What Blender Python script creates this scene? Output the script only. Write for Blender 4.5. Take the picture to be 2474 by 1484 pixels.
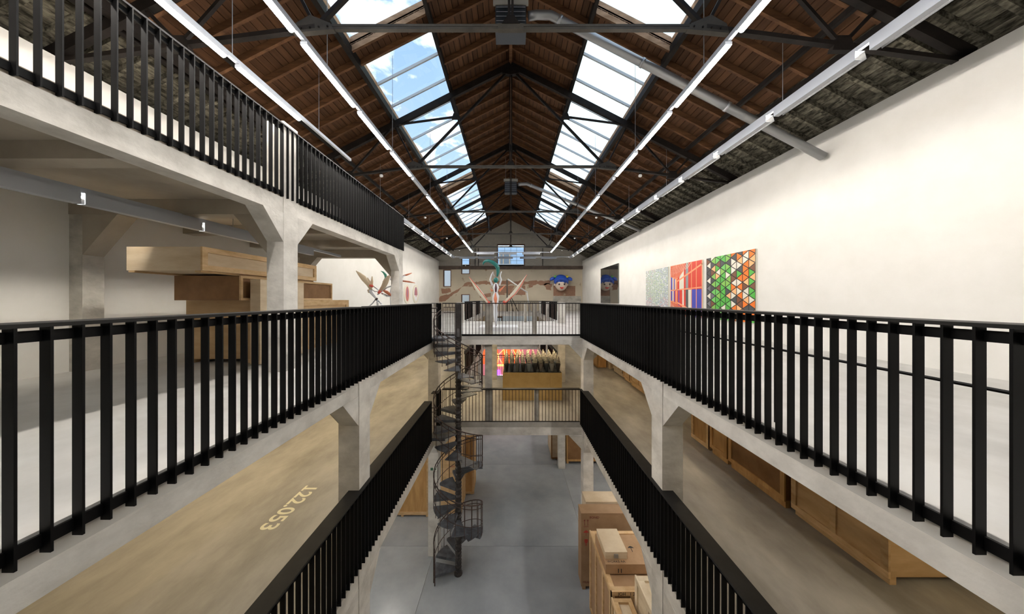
import bpy, math, random
from mathutils import Vector, Matrix

random.seed(7)
R = math.radians
for o in list(bpy.data.objects):
    bpy.data.objects.remove(o, do_unlink=True)
SC = bpy.context.scene
COL = SC.collection

# ------------------------------------------------------------------ camera
E = 8.96                       # eye height above the ground floor
F = 730.0                      # focal length in photo pixels (2474 wide)
VX, VY = 1234.0, 723.5         # vanishing point of the hall
cam_d = bpy.data.cameras.new('camera')
cam_d.sensor_fit = 'HORIZONTAL'
cam_d.sensor_width = 36.0
cam_d.lens = 36.0 * F / 2474.0
cam_d.shift_x = (1237.0 - VX) / 2474.0
cam_d.shift_y = -(742.0 - VY) / 2474.0
cam_d.clip_start = 0.05
cam_d.clip_end = 500
cam = bpy.data.objects.new('camera', cam_d)
cam.location = (0, 0, E)
cam.rotation_euler = (R(90), 0, 0)
COL.objects.link(cam)
SC.camera = cam

# ------------------------------------------------------------------ sky
world = bpy.data.worlds.new('sky_world')
SC.world = world
world.use_nodes = True
wn, wl = world.node_tree.nodes, world.node_tree.links
wn.clear()
SKY_STRENGTH = 1.0


def wnode(t, **kw):
    n = wn.new(t)
    for k, v in kw.items():
        setattr(n, k, v)
    return n


def build_world():
    tc = wnode('ShaderNodeTexCoord')
    sep = wnode('ShaderNodeSeparateXYZ')
    wl.new(tc.outputs['Generated'], sep.inputs[0])
    zc = wnode('ShaderNodeMath', operation='MAXIMUM'); zc.inputs[1].default_value = 0.0
    wl.new(sep.outputs['Z'], zc.inputs[0])
    grad = wnode('ShaderNodeValToRGB')
    grad.color_ramp.elements[0].color = (0.80, 0.98, 1.2, 1)
    grad.color_ramp.elements[1].color = (0.19, 0.42, 0.86, 1)
    wl.new(zc.outputs[0], grad.inputs[0])
    # clouds on a flat layer overhead
    zd = wnode('ShaderNodeMath', operation='ADD'); zd.inputs[1].default_value = 0.12
    wl.new(zc.outputs[0], zd.inputs[0])
    dx = wnode('ShaderNodeMath', operation='DIVIDE'); dy = wnode('ShaderNodeMath', operation='DIVIDE')
    wl.new(sep.outputs['X'], dx.inputs[0]); wl.new(zd.outputs[0], dx.inputs[1])
    wl.new(sep.outputs['Y'], dy.inputs[0]); wl.new(zd.outputs[0], dy.inputs[1])
    cmb = wnode('ShaderNodeCombineXYZ')
    wl.new(dx.outputs[0], cmb.inputs[0]); wl.new(dy.outputs[0], cmb.inputs[1])
    noi = wnode('ShaderNodeTexNoise'); noi.inputs['Scale'].default_value = 3.9
    noi.inputs['Detail'].default_value = 7; noi.inputs['Roughness'].default_value = 0.55
    noi.inputs['Distortion'].default_value = 0.25
    wl.new(cmb.outputs[0], noi.inputs['Vector'])
    # the sun stands behind thin cloud above the +X roof slope: broad brightening around it
    sd = Vector((0.62, 0.62, 0.60)).normalized()
    dot = wnode('ShaderNodeVectorMath', operation='DOT_PRODUCT'); dot.inputs[1].default_value = sd
    nrm = wnode('ShaderNodeVectorMath', operation='NORMALIZE')
    wl.new(tc.outputs['Generated'], nrm.inputs[0]); wl.new(nrm.outputs[0], dot.inputs[0])
    glow = wnode('ShaderNodeMapRange'); glow.inputs['From Min'].default_value = 0.66; glow.inputs['From Max'].default_value = 0.90
    glow.interpolation_type = 'SMOOTHSTEP'
    wl.new(dot.outputs['Value'], glow.inputs['Value'])
    cov = wnode('ShaderNodeMapRange'); cov.inputs['From Min'].default_value = 0.50; cov.inputs['From Max'].default_value = 0.58
    wl.new(noi.outputs['Fac'], cov.inputs['Value'])
    mx = wnode('ShaderNodeMixRGB')
    wl.new(cov.outputs[0], mx.inputs['Fac']); wl.new(grad.outputs[0], mx.inputs['Color1'])
    mx.inputs['Color2'].default_value = (1.7, 1.7, 1.7, 1)
    mg = wnode('ShaderNodeMixRGB')
    wl.new(glow.outputs[0], mg.inputs['Fac']); wl.new(mx.outputs[0], mg.inputs['Color1'])
    mg.inputs['Color2'].default_value = (1.35, 1.65, 1.72, 1)
    bg = wnode('ShaderNodeBackground'); bg.inputs['Strength'].default_value = SKY_STRENGTH
    wl.new(mg.outputs[0], bg.inputs['Color'])
    out = wnode('ShaderNodeOutputWorld')
    wl.new(bg.outputs[0], out.inputs[0])


build_world()
SC.view_settings.view_transform = 'Standard'
SC.view_settings.look = 'None'
SC.view_settings.gamma = 1.0
SC.view_settings.use_curve_mapping = False
SC.view_settings.exposure = 0.42
SC.cycles.use_denoising = True
SC.cycles.max_bounces = 8
SC.cycles.diffuse_bounces = 5
SC.cycles.glossy_bounces = 3
SC.cycles.transparent_max_bounces = 12
SC.cycles.sample_clamp_indirect = 6.0
SC.cycles.caustics_reflective = False
SC.cycles.caustics_refractive = False
TUBE = 100.0                    # brightness of the fluorescent diffusers

# ------------------------------------------------------------------ materials
MATS = {}


def base_mat(name):
    m = bpy.data.materials.new(name)
    m.use_nodes = True
    n = m.node_tree.nodes
    b = n.get('Principled BSDF')
    MATS[name] = m
    return m, n, m.node_tree.links, b


def flat(name, c, rough=0.5, metal=0.0, spec=0.5, emit=None, es=0.0):
    m, n, l, b = base_mat(name)
    b.inputs['Base Color'].default_value = (*c, 1)
    b.inputs['Roughness'].default_value = rough
    b.inputs['Metallic'].default_value = metal
    b.inputs['Specular IOR Level'].default_value = spec
    if emit:
        b.inputs['Emission Color'].default_value = (*emit, 1)
        b.inputs['Emission Strength'].default_value = es
    return m


def noisy(name, c1, c2, scale=(1, 1, 1), nscale=2.0, rough=0.6, spec=0.4, detail=6, lo=0.35, hi=0.65, bump=0.0,
          fine=0.0, rand=0.0, rvar=0.0, c3=None):
    """two (three) tone surface from stretched noise, optional per-object tone and fine bump"""
    m, n, l, b = base_mat(name)
    tc = n.new('ShaderNodeTexCoord'); mp = n.new('ShaderNodeMapping')
    mp.inputs['Scale'].default_value = scale
    oi = n.new('ShaderNodeObjectInfo')
    add = n.new('ShaderNodeVectorMath'); add.operation = 'ADD'
    mul = n.new('ShaderNodeVectorMath'); mul.operation = 'SCALE'
    cm = n.new('ShaderNodeCombineXYZ')
    for i in range(3):
        l.new(oi.outputs['Random'], cm.inputs[i])
    l.new(cm.outputs[0], mul.inputs[0]); mul.inputs['Scale'].default_value = 37.0
    l.new(tc.outputs['Object'], mp.inputs[0])
    l.new(mp.outputs[0], add.inputs[0]); l.new(mul.outputs[0], add.inputs[1])
    no = n.new('ShaderNodeTexNoise'); no.inputs['Scale'].default_value = nscale
    no.inputs['Detail'].default_value = detail; no.inputs['Roughness'].default_value = 0.62
    l.new(add.outputs[0], no.inputs['Vector'])
    rp = n.new('ShaderNodeValToRGB')
    rp.color_ramp.elements[0].position = lo; rp.color_ramp.elements[0].color = (*c1, 1)
    rp.color_ramp.elements[1].position = hi; rp.color_ramp.elements[1].color = (*c2, 1)
    if c3:
        e = rp.color_ramp.elements.new((lo + hi) / 2); e.color = (*c3, 1)
    l.new(no.outputs['Fac'], rp.inputs[0])
    col = rp.outputs[0]
    if rand:
        hs = n.new('ShaderNodeHueSaturation')
        mr = n.new('ShaderNodeMapRange')
        mr.inputs['To Min'].default_value = 1 - rand; mr.inputs['To Max'].default_value = 1 + rand
        l.new(oi.outputs['Random'], mr.inputs['Value']); l.new(mr.outputs[0], hs.inputs['Value'])
        l.new(col, hs.inputs['Color']); col = hs.outputs[0]
    l.new(col, b.inputs['Base Color'])
    b.inputs['Roughness'].default_value = rough
    b.inputs['Specular IOR Level'].default_value = spec
    if rvar:
        mr2 = n.new('ShaderNodeMapRange')
        mr2.inputs['To Min'].default_value = rough - rvar; mr2.inputs['To Max'].default_value = rough + rvar
        l.new(no.outputs['Fac'], mr2.inputs['Value']); l.new(mr2.outputs[0], b.inputs['Roughness'])
    if bump:
        n2 = n.new('ShaderNodeTexNoise'); n2.inputs['Scale'].default_value = fine or nscale * 8
        n2.inputs['Detail'].default_value = 4
        l.new(add.outputs[0], n2.inputs['Vector'])
        bp = n.new('ShaderNodeBump'); bp.inputs['Strength'].default_value = bump; bp.inputs['Distance'].default_value = 0.02
        l.new(n2.outputs['Fac'], bp.inputs['Height']); l.new(bp.outputs[0], b.inputs['Normal'])
    return m


def brick_mat(name, c1, c2, mortar, w=0.22, h=0.072, plaster=None, pl_amount=0.0):
    m, n, l, b = base_mat(name)
    tc = n.new('ShaderNodeTexCoord'); sp = n.new('ShaderNodeSeparateXYZ'); cm = n.new('ShaderNodeCombineXYZ')
    l.new(tc.outputs['Object'], sp.inputs[0])
    ad = n.new('ShaderNodeMath'); ad.operation = 'ADD'
    l.new(sp.outputs['X'], ad.inputs[0]); l.new(sp.outputs['Y'], ad.inputs[1])
    l.new(ad.outputs[0], cm.inputs[0]); l.new(sp.outputs['Z'], cm.inputs[1])
    br = n.new('ShaderNodeTexBrick')
    br.inputs['Scale'].default_value = 1.0
    br.inputs['Brick Width'].default_value = w; br.inputs['Row Height'].default_value = h
    br.inputs['Mortar Size'].default_value = 0.008; br.inputs['Bias'].default_value = 0.0
    br.inputs['Color1'].default_value = (*c1, 1); br.inputs['Color2'].default_value = (*c2, 1)
    br.inputs['Mortar'].default_value = (*mortar, 1)
    l.new(cm.outputs[0], br.inputs['Vector'])
    no = n.new('ShaderNodeTexNoise'); no.inputs['Scale'].default_value = 1.3; no.inputs['Detail'].default_value = 8
    l.new(tc.outputs['Object'], no.inputs['Vector'])
    col = br.outputs['Color']
    if plaster:
        mr = n.new('ShaderNodeMapRange')
        mr.inputs['From Min'].default_value = pl_amount - 0.03; mr.inputs['From Max'].default_value = pl_amount + 0.03
        l.new(no.outputs['Fac'], mr.inputs['Value'])
        mx = n.new('ShaderNodeMixRGB')
        l.new(mr.outputs[0], mx.inputs['Fac']); l.new(col, mx.inputs['Color2'])
        mx.inputs['Color1'].default_value = (*plaster, 1)
        col = mx.outputs[0]
    n3 = n.new('ShaderNodeTexNoise'); n3.inputs['Scale'].default_value = 0.6; n3.inputs['Detail'].default_value = 5
    l.new(tc.outputs['Object'], n3.inputs['Vector'])
    mr3 = n.new('ShaderNodeMapRange'); mr3.inputs['To Min'].default_value = 0.75; mr3.inputs['To Max'].default_value = 1.2
    l.new(n3.outputs['Fac'], mr3.inputs['Value'])
    hs = n.new('ShaderNodeHueSaturation'); l.new(mr3.outputs[0], hs.inputs['Value']); l.new(col, hs.inputs['Color'])
    l.new(hs.outputs[0], b.inputs['Base Color'])
    b.inputs['Roughness'].default_value = 0.9; b.inputs['Specular IOR Level'].default_value = 0.2
    bp = n.new('ShaderNodeBump'); bp.inputs['Strength'].default_value = 0.4; bp.inputs['Distance'].default_value = 0.01
    l.new(br.outputs['Fac'], bp.inputs['Height']); bp.invert = True
    l.new(bp.outputs[0], b.inputs['Normal'])
    return m


def glass_mat(name, tint, gloss=0.06):
    m = bpy.data.materials.new(name); m.use_nodes = True
    n, l = m.node_tree.nodes, m.node_tree.links
    n.clear()
    t = n.new('ShaderNodeBsdfTransparent'); t.inputs[0].default_value = (*tint, 1)
    g = n.new('ShaderNodeBsdfGlossy'); g.inputs['Roughness'].default_value = 0.02
    mx = n.new('ShaderNodeMixShader'); mx.inputs[0].default_value = gloss
    o = n.new('ShaderNodeOutputMaterial')
    l.new(t.outputs[0], mx.inputs[1]); l.new(g.outputs[0], mx.inputs[2]); l.new(mx.outputs[0], o.inputs[0])
    MATS[name] = m
    return m


def attr_mat(name, rough=0.45):
    m, n, l, b = base_mat(name)
    a = n.new('ShaderNodeAttribute'); a.attribute_name = 'Col'
    l.new(a.outputs['Color'], b.inputs['Base Color'])
    b.inputs['Roughness'].default_value = rough
    return m


noisy('concrete', (0.34, 0.32, 0.28), (0.56, 0.535, 0.48), (1, 1, 1.6), 1.6, 0.8, 0.25, bump=0.25, fine=14, rand=0.06)
noisy('concrete_pale', (0.50, 0.48, 0.44), (0.76, 0.735, 0.685), (1, 1, 1.4), 1.5, 0.8, 0.25, bump=0.25, fine=12, rand=0.05)
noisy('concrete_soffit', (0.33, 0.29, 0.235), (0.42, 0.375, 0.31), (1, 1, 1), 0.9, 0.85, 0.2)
noisy('floor_polished', (0.235, 0.255, 0.28), (0.375, 0.40, 0.42), (1, 1, 1), 0.5, 0.24, 0.55, detail=5, lo=0.3, hi=0.72)
noisy('floor_worn', (0.22, 0.205, 0.18), (0.47, 0.45, 0.405), (1.4, 0.6, 1), 0.8, 0.55, 0.4, detail=9, lo=0.3, hi=0.7, rvar=0.12)
noisy('floor_pale', (0.46, 0.45, 0.42), (0.62, 0.61, 0.58), (1, 1, 1), 0.8, 0.5, 0.4, detail=7)
noisy('white_wall', (0.74, 0.725, 0.68), (0.79, 0.775, 0.735), (1, 1, 1), 1.2, 0.85, 0.2)
noisy('board_wood', (0.048, 0.022, 0.011), (0.125, 0.060, 0.028), (9, 0.35, 9), 1.3, 0.7, 0.2, detail=5, lo=0.2, hi=0.8, rand=0.26)
noisy('rafter_wood', (0.080, 0.038, 0.018), (0.175, 0.086, 0.040), (1.2, 8, 8), 1.2, 0.7, 0.25, detail=5, rand=0.22)
noisy('old_wood', (0.035, 0.032, 0.024), (0.21, 0.195, 0.15), (6, 2.0, 6), 2.2, 0.9, 0.1, detail=8, lo=0.38, hi=0.64, rand=0.35)
noisy('curb_wood', (0.30, 0.18, 0.10), (0.52, 0.34, 0.21), (2, 7, 7), 1.2, 0.7, 0.2, detail=6, rand=0.15)
noisy('dark_steel', (0.007, 0.0056, 0.0048), (0.020, 0.0155, 0.013), (1, 1, 1), 3, 0.65, 0.2)
noisy('grey_steel', (0.040, 0.036, 0.030), (0.075, 0.068, 0.056), (1, 1, 1), 2.5, 0.6, 0.4)
flat('black_steel', (0.0032, 0.0032, 0.0036), 0.5, 0.0, 0.18)
noisy('cap_steel', (0.009, 0.0088, 0.0085), (0.016, 0.0155, 0.015), (1, 1, 1), 4, 0.5, 0.3)
noisy('iron', (0.050, 0.054, 0.062), (0.115, 0.125, 0.142), (1, 1, 1), 5, 0.45, 0.5, rand=0.15)
noisy('rusty_iron', (0.030, 0.020, 0.017), (0.085, 0.055, 0.045), (1, 1, 1), 7, 0.6, 0.35)
noisy('pole_iron', (0.020, 0.017, 0.016), (0.048, 0.041, 0.038), (1, 1, 1), 6, 0.5, 0.4)
noisy('beam_rust', (0.060, 0.042, 0.032), (0.115, 0.085, 0.066), (1, 1, 1), 2, 0.7, 0.3)
flat('galvanised', (0.42, 0.43, 0.44), 0.38, 0.75)
flat('light_housing', (0.42, 0.45, 0.50), 0.4, 0.15)
flat('white_metal', (0.75, 0.75, 0.74), 0.4)
flat('mullion_metal', (0.52, 0.56, 0.58), 0.4)
flat('unit_grey', (0.055, 0.066, 0.08), 0.45, 0.2)
flat('unit_louvre', (0.33, 0.345, 0.38), 0.4, 0.2)
flat('unit_cream', (0.38, 0.37, 0.33), 0.5)
flat('tube_lit', (0.9, 0.9, 0.9), 0.5, emit=(1.0, 0.93, 0.86), es=TUBE)
flat('tube_warm', (0.9, 0.9, 0.9), 0.5, emit=(1.0, 0.80, 0.52), es=62.0)
flat('tube_wash', (0.9, 0.9, 0.9), 0.5, emit=(1.0, 0.93, 0.82), es=64.0)
flat('tube_ground_fill', (0.9, 0.9, 0.9), 0.5, emit=(1.0, 0.93, 0.84), es=66.0)  # glow of the added, unseen battens over the ground floor
flat('tube_off', (0.62, 0.66, 0.72), 0.25)
noisy('plywood', (0.46, 0.30, 0.145), (0.60, 0.42, 0.235), (1.2, 1.2, 5), 0.9, 0.65, 0.25, detail=5, rand=0.10)
noisy('plywood_pale', (0.56, 0.43, 0.28), (0.70, 0.58, 0.42), (1.2, 1.2, 5), 1.0, 0.65, 0.25, detail=5, rand=0.08)
noisy('plywood_amber', (0.42, 0.235, 0.085), (0.60, 0.365, 0.15), (5, 5, 0.8), 1.2, 0.6, 0.3, detail=5, rand=0.10)
noisy('hardboard', (0.205, 0.105, 0.042), (0.27, 0.145, 0.062), (1, 1, 1), 3, 0.6, 0.3, rand=0.08)
noisy('hardboard_pale', (0.33, 0.20, 0.105), (0.40, 0.255, 0.145), (1, 1, 1), 2.4, 0.6, 0.3, rand=0.08)
noisy('batten', (0.50, 0.325, 0.155), (0.66, 0.47, 0.27), (1, 1, 3), 3, 0.65, 0.25, rand=0.14)
noisy('batten_pale', (0.64, 0.52, 0.35), (0.78, 0.67, 0.50), (1, 1, 3), 3, 0.65, 0.25, rand=0.10)
flat('stencil_black', (0.03, 0.028, 0.026), 0.8)
flat('stencil_red', (0.42, 0.055, 0.035), 0.8)
flat('stencil_dark_red', (0.20, 0.045, 0.03), 0.8)
flat('floor_paint', (0.82, 0.79, 0.60), 0.7)
noisy('gold_plinth', (0.52, 0.345, 0.12), (0.60, 0.41, 0.16), (1, 1, 1), 3, 0.6, 0.3)
flat('white_plinth', (0.80, 0.81, 0.83), 0.5)
flat('black_tray', (0.006, 0.006, 0.006), 0.4)
flat('vase_cream', (0.62, 0.57, 0.43), 0.35)
flat('vase_black', (0.011, 0.010, 0.010), 0.45)
flat('vase_charcoal', (0.022, 0.030, 0.036), 0.45)
flat('vase_grey', (0.13, 0.145, 0.15), 0.45)
flat('vase_blue_grey', (0.20, 0.23, 0.255), 0.45)
flat('vase_taupe', (0.17, 0.145, 0.13), 0.45)
flat('vase_pale', (0.30, 0.305, 0.28), 0.45)
flat('mirror_black', (0.012, 0.013, 0.014), 0.03, 0.0, 1.0)
MATS['mirror_black'].node_tree.nodes['Principled BSDF'].inputs['IOR'].default_value = 2.6
flat('mirror_edge', (0.18, 0.20, 0.18), 0.4)
attr_mat('print')
flat('canvas_edge', (0.72, 0.71, 0.60), 0.6)
flat('chrome', (0.75, 0.78, 0.84), 0.18, 0.85)
flat('gloss_white', (0.80, 0.82, 0.86), 0.2)
flat('wing_cream', (0.74, 0.60, 0.42), 0.3)
flat('wing_pale', (0.74, 0.69, 0.56), 0.3)
flat('wing_red', (0.80, 0.12, 0.08), 0.3)
flat('coral', (0.78, 0.26, 0.14), 0.35)
flat('plume_green', (0.020, 0.19, 0.17), 0.25)
flat('plume_mint', (0.10, 0.34, 0.24), 0.25)
flat('hair_blue', (0.035, 0.11, 0.58), 0.25)
flat('skin_cream', (0.74, 0.62, 0.52), 0.35)
flat('bead_yellow', (0.72, 0.62, 0.06), 0.25)
flat('bead_green', (0.16, 0.48, 0.14), 0.25)
flat('eye_dark', (0.045, 0.025, 0.022), 0.3)
flat('lips_red', (0.62, 0.035, 0.03), 0.3)
flat('cheek_plum', (0.10, 0.035, 0.05), 0.3)
flat('tondo_cream', (0.76, 0.71, 0.60), 0.6)
flat('tondo_rose', (0.56, 0.20, 0.17), 0.5)
flat('tondo_mauve', (0.34, 0.16, 0.25), 0.5)
flat('tondo_white', (0.85, 0.86, 0.88), 0.5)
flat('tondo_blue', (0.16, 0.22, 0.50), 0.5)
flat('window_frame', (0.13, 0.055, 0.035), 0.6)
flat('exterior_panel', (0.50, 0.66, 0.82), 0.5)
flat('exterior_orange', (0.72, 0.50, 0.30), 0.6)
flat('exterior_white', (0.88, 0.88, 0.86), 0.7)
flat('exterior_glass', (0.22, 0.25, 0.27), 0.1)
flat('exterior_ground', (0.30, 0.30, 0.29), 0.9)
flat('sign_green', (0.03, 0.11, 0.06), 0.5)
flat('sign_white', (0.72, 0.75, 0.70), 0.5)
flat('neon_orange', (0.8, 0.2, 0.08), 0.4, emit=(1.0, 0.14, 0.035), es=0.75)
flat('neon_amber', (0.9, 0.4, 0.1), 0.4, emit=(1.0, 0.50, 0.16), es=1.7)
flat('neon_pink', (0.8, 0.3, 0.4), 0.4, emit=(0.75, 0.22, 0.26), es=0.42)
flat('neon_violet', (0.4, 0.1, 0.9), 0.4, emit=(0.34, 0.10, 1.0), es=2.2)
flat('neon_cyan', (0.1, 0.8, 0.9), 0.4, emit=(0.16, 0.9, 0.95), es=2.2)
flat('neon_white', (0.9, 0.9, 0.9), 0.4, emit=(1.0, 0.95, 0.95), es=2.4)
flat('figure_navy', (0.03, 0.02, 0.10), 0.4)
glass_mat('sky_glass', (0.93, 0.96, 0.97))
glass_mat('window_glass', (0.95, 0.97, 0.98), 0.05)
brick_mat('brick_grey', (0.44, 0.415, 0.36), (0.38, 0.355, 0.315), (0.50, 0.475, 0.42))
brick_mat('brick_plaster', (0.33, 0.21, 0.14), (0.29, 0.19, 0.13), (0.44, 0.38, 0.29), plaster=(0.56, 0.495, 0.385), pl_amount=0.66)
brick_mat('brick_red', (0.33, 0.155, 0.095), (0.26, 0.125, 0.08), (0.42, 0.33, 0.25), plaster=(0.50, 0.42, 0.30), pl_amount=0.38)
MATS['brick_red'].node_tree.nodes  # exposed brick shows through worn plaster

# ------------------------------------------------------------------ mesh helpers


class MB:
    def __init__(self):
        self.v, self.f = [], []

    def add(self, vs, fs):
        k = len(self.v)
        self.v += [Vector(p) for p in vs]
        self.f += [tuple(i + k for i in q) for q in fs]
        return self

    def box(self, x0, x1, y0, y1, z0, z1):
        x0, x1 = min(x0, x1), max(x0, x1)
        y0, y1 = min(y0, y1), max(y0, y1)
        z0, z1 = min(z0, z1), max(z0, z1)
        return self.add([(x0, y0, z0), (x1, y0, z0), (x1, y1, z0), (x0, y1, z0), (x0, y0, z1), (x1, y0, z1), (x1, y1, z1), (x0, y1, z1)],
                        [(0, 3, 2, 1), (4, 5, 6, 7), (0, 1, 5, 4), (1, 2, 6, 5), (2, 3, 7, 6), (3, 0, 4, 7)])

    def hexa(self, a, b):
        """a, b: two matching quads"""
        return self.add(list(a) + list(b), [(0, 3, 2, 1), (4, 5, 6, 7), (0, 1, 5, 4), (1, 2, 6, 5), (2, 3, 7, 6), (3, 0, 4, 7)])

    def prism(self, poly, axis, a, b):
        """poly: 2D outline; axis: the extrusion axis"""
        def P(p, t):
            return {'x': (t, p[0], p[1]), 'y': (p[0], t, p[1]), 'z': (p[0], p[1], t)}[axis]
        n = len(poly)
        vs = [P(p, a) for p in poly] + [P(p, b) for p in poly]
        fs = [tuple(range(n))[::-1], tuple(range(n, 2 * n))]
        fs += [(i, (i + 1) % n, n + (i + 1) % n, n + i) for i in range(n)]
        return self.add(vs, fs)

    def bar(self, p, q, w, h, up=(0, 0, 1)):
        p, q = Vector(p), Vector(q)
        d = (q - p).normalized()
        s = d.cross(Vector(up))
        if s.length < 1e-4:
            s = d.cross(Vector((0, 1, 0)))
        s.normalize()
        u = s.cross(d).normalized()
        s, u = s * w / 2, u * h / 2
        return self.hexa([p - s - u, p + s - u, p + s + u, p - s + u], [q - s - u, q + s - u, q + s + u, q - s + u])

    def taper(self, pts, rad, n=8, flatn=None, ff=1.0):
        pts = [Vector(p) for p in pts]
        rings = []
        d0 = (pts[1] - pts[0]).normalized()
        a = d0.orthogonal().normalized() if flatn is None else Vector(flatn).normalized()
        for i, p in enumerate(pts):
            if i == 0:
                d = pts[1] - pts[0]
            elif i == len(pts) - 1:
                d = pts[-1] - pts[-2]
            else:
                d = (pts[i + 1] - pts[i]).normalized() + (pts[i] - pts[i - 1]).normalized()
            d.normalize()
            a = (a - d * a.dot(d))
            a.normalize()
            b = d.cross(a)
            rings.append([p + a * (math.cos(2 * math.pi * k / n) * rad[i] * ff) + b * (math.sin(2 * math.pi * k / n) * rad[i]) for k in range(n)])
        vs = [v for r in rings for v in r]
        fs = []
        for i in range(len(pts) - 1):
            for k in range(n):
                fs.append((i * n + k, i * n + (k + 1) % n, (i + 1) * n + (k + 1) % n, (i + 1) * n + k))
        m = (len(pts) - 1) * n
        fs += [tuple(range(n))[::-1], tuple(range(m, m + n))]
        return self.add(vs, fs)

    def tube(self, pts, r, n=6):
        return self.taper(pts, [r] * len(pts), n)

    def lathe(self, prof, c=(0, 0, 0), n=16):
        cx, cy, cz = c
        vs, fs = [], []
        for r, z in prof:
            for k in range(n):
                t = 2 * math.pi * k / n
                vs.append((cx + r * math.cos(t), cy + r * math.sin(t), cz + z))
        for i in range(len(prof) - 1):
            for k in range(n):
                fs.append((i * n + k, i * n + (k + 1) % n, (i + 1) * n + (k + 1) % n, (i + 1) * n + k))
        m = (len(prof) - 1) * n
        fs += [tuple(range(n))[::-1], tuple(range(m, m + n))]
        return self.add(vs, fs)

    def ball(self, c, r, n=12, m=8):
        rx, ry, rz = r if isinstance(r, (tuple, list)) else (r, r, r)
        vs, fs = [], []
        for i in range(m + 1):
            t = math.pi * i / m
            s = max(math.sin(t), 0.01)
            for k in range(n):
                a = 2 * math.pi * k / n
                vs.append((c[0] + rx * s * math.cos(a), c[1] + ry * s * math.sin(a), c[2] - rz * math.cos(t)))
        for i in range(m):
            for k in range(n):
                fs.append((i * n + k, i * n + (k + 1) % n, (i + 1) * n + (k + 1) % n, (i + 1) * n + k))
        return self.add(vs, fs)

    def mesh(self, name, off=(0, 0, 0), smooth=False):
        me = bpy.data.meshes.new(name)
        off = Vector(off)
        me.from_pydata([tuple(p - off) for p in self.v], [], self.f)
        me.update()
        if smooth:
            for p in me.polygons:
                p.use_smooth = True
        return me

    def base(self):
        xs = [p.x for p in self.v]; ys = [p.y for p in self.v]; zs = [p.z for p in self.v]
        return Vector(((min(xs) + max(xs)) / 2, (min(ys) + max(ys)) / 2, min(zs)))

    def build(self, name, mat, parent=None, smooth=False):
        """world-space mesh; linked under parent, or on its own with the origin at its base"""
        off = world_loc(parent) if parent else self.base()
        me = self.mesh(name, off, smooth)
        me.materials.append(MATS[mat])
        o = bpy.data.objects.new(name, me)
        COL.objects.link(o)
        if parent:
            o.parent = parent
        else:
            o.location = off
        return o


WL = {}


def world_loc(o):
    v = Vector((0, 0, 0))
    while o is not None:
        v = v + o.location
        o = o.parent
    return v


def tag(o, label=None, cat=None, group=None, kind=None):
    if label:
        o['label'] = label
    if cat:
        o['category'] = cat
    if group:
        o['group'] = group
    if kind:
        o['kind'] = kind
    return o


def empty(name, loc, label=None, cat=None, group=None, kind=None):
    o = bpy.data.objects.new(name, None)
    o.empty_display_size = 0.2
    o.location = loc
    COL.objects.link(o)
    return tag(o, label, cat, group, kind)


def piece(name, me, parent, loc, rot=None, mat=None):
    """a copy that shares mesh data; loc is in the parent's space"""
    o = bpy.data.objects.new(name, me)
    if mat and not me.materials:
        me.materials.append(MATS[mat])
    COL.objects.link(o)
    o.parent = parent
    o.location = loc
    if rot:
        o.rotation_euler = rot
    return o


def copy_tree(o, parent=None):
    c = o.copy()
    COL.objects.link(c)
    c.parent = parent
    for ch in list(o.children):
        copy_tree(ch, c)
    return c


def text(s, size, mat, parent, loc, rot, name='lettering', extrude=0.001, space=1.0, bold=0.0):
    cu = bpy.data.curves.new(name, 'FONT')
    cu.body = s
    cu.size = size
    cu.extrude = extrude
    cu.space_character = space
    cu.offset = bold
    cu.materials.append(MATS[mat])
    tmp = bpy.data.objects.new(name, cu)
    COL.objects.link(tmp)
    dg = bpy.context.evaluated_depsgraph_get()
    me = bpy.data.meshes.new_from_object(tmp.evaluated_get(dg))
    bpy.data.objects.remove(tmp, do_unlink=True)
    o = bpy.data.objects.new(name, me)
    COL.objects.link(o)
    if parent:
        o.parent = parent
        o.location = Vector(loc) - world_loc(parent)
    else:
        o.location = loc
    o.rotation_euler = rot
    return o


def struct(mb, name, mat, parent=None, smooth=False):
    o = mb.build(name, mat, parent, smooth)
    if not parent:
        o['kind'] = 'structure'
    return o


# a pixel of the photograph met with a horizontal plane (drop below the eye) or a plane of constant x / y
def on_drop(px, py, drop):
    y = drop * F / (py - VY)
    return (px - VX) * y / F, y


def on_x(px, py, x):
    y = x * F / (px - VX)
    return y, E - (py - VY) * y / F


# ------------------------------------------------------------------ levels
L1, L2, L3 = E - 4.38, E - 1.25, E + 1.87
XW = 7.63                      # inner face of the white side walls
Y0, YB = -4.0, 32.2            # ends of the hall
XV = 2.54                      # edge of the void
YBR0, YBR1 = 10.78, 17.4       # bridge between the two voids
YV2 = 29.3                     # far edge of the second void
COLY = [5.24, 10.72, 16.16, 21.6, 27.04]
SL = 0.51                      # roof pitch


def zb(x):
    return E + 8.55 - SL * abs(x)


# ------------------------------------------------------------------ floors
fl = empty('floor', (0, 0, 0), 'polished grey concrete ground floor cast in large slabs', None, None, 'structure')
ys = [Y0] + COLY + [YB]
for i in range(len(ys) - 1):
    for (a, b) in ((-XW, -2.72), (-2.72, 2.72), (2.72, XW)):
        MB().box(a + 0.006, b - 0.006, ys[i] + 0.25, ys[i + 1] + 0.238, -0.12, 0.0).build('slab', 'floor_polished', fl)
MB().box(-XW, XW, Y0, YB, -0.2, -0.02).build('joint_bed', 'concrete', fl)
tag(MB().box(-70, 70, -70, 110, -0.4, -0.25).build('ground', 'exterior_ground'), kind='structure')

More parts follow.
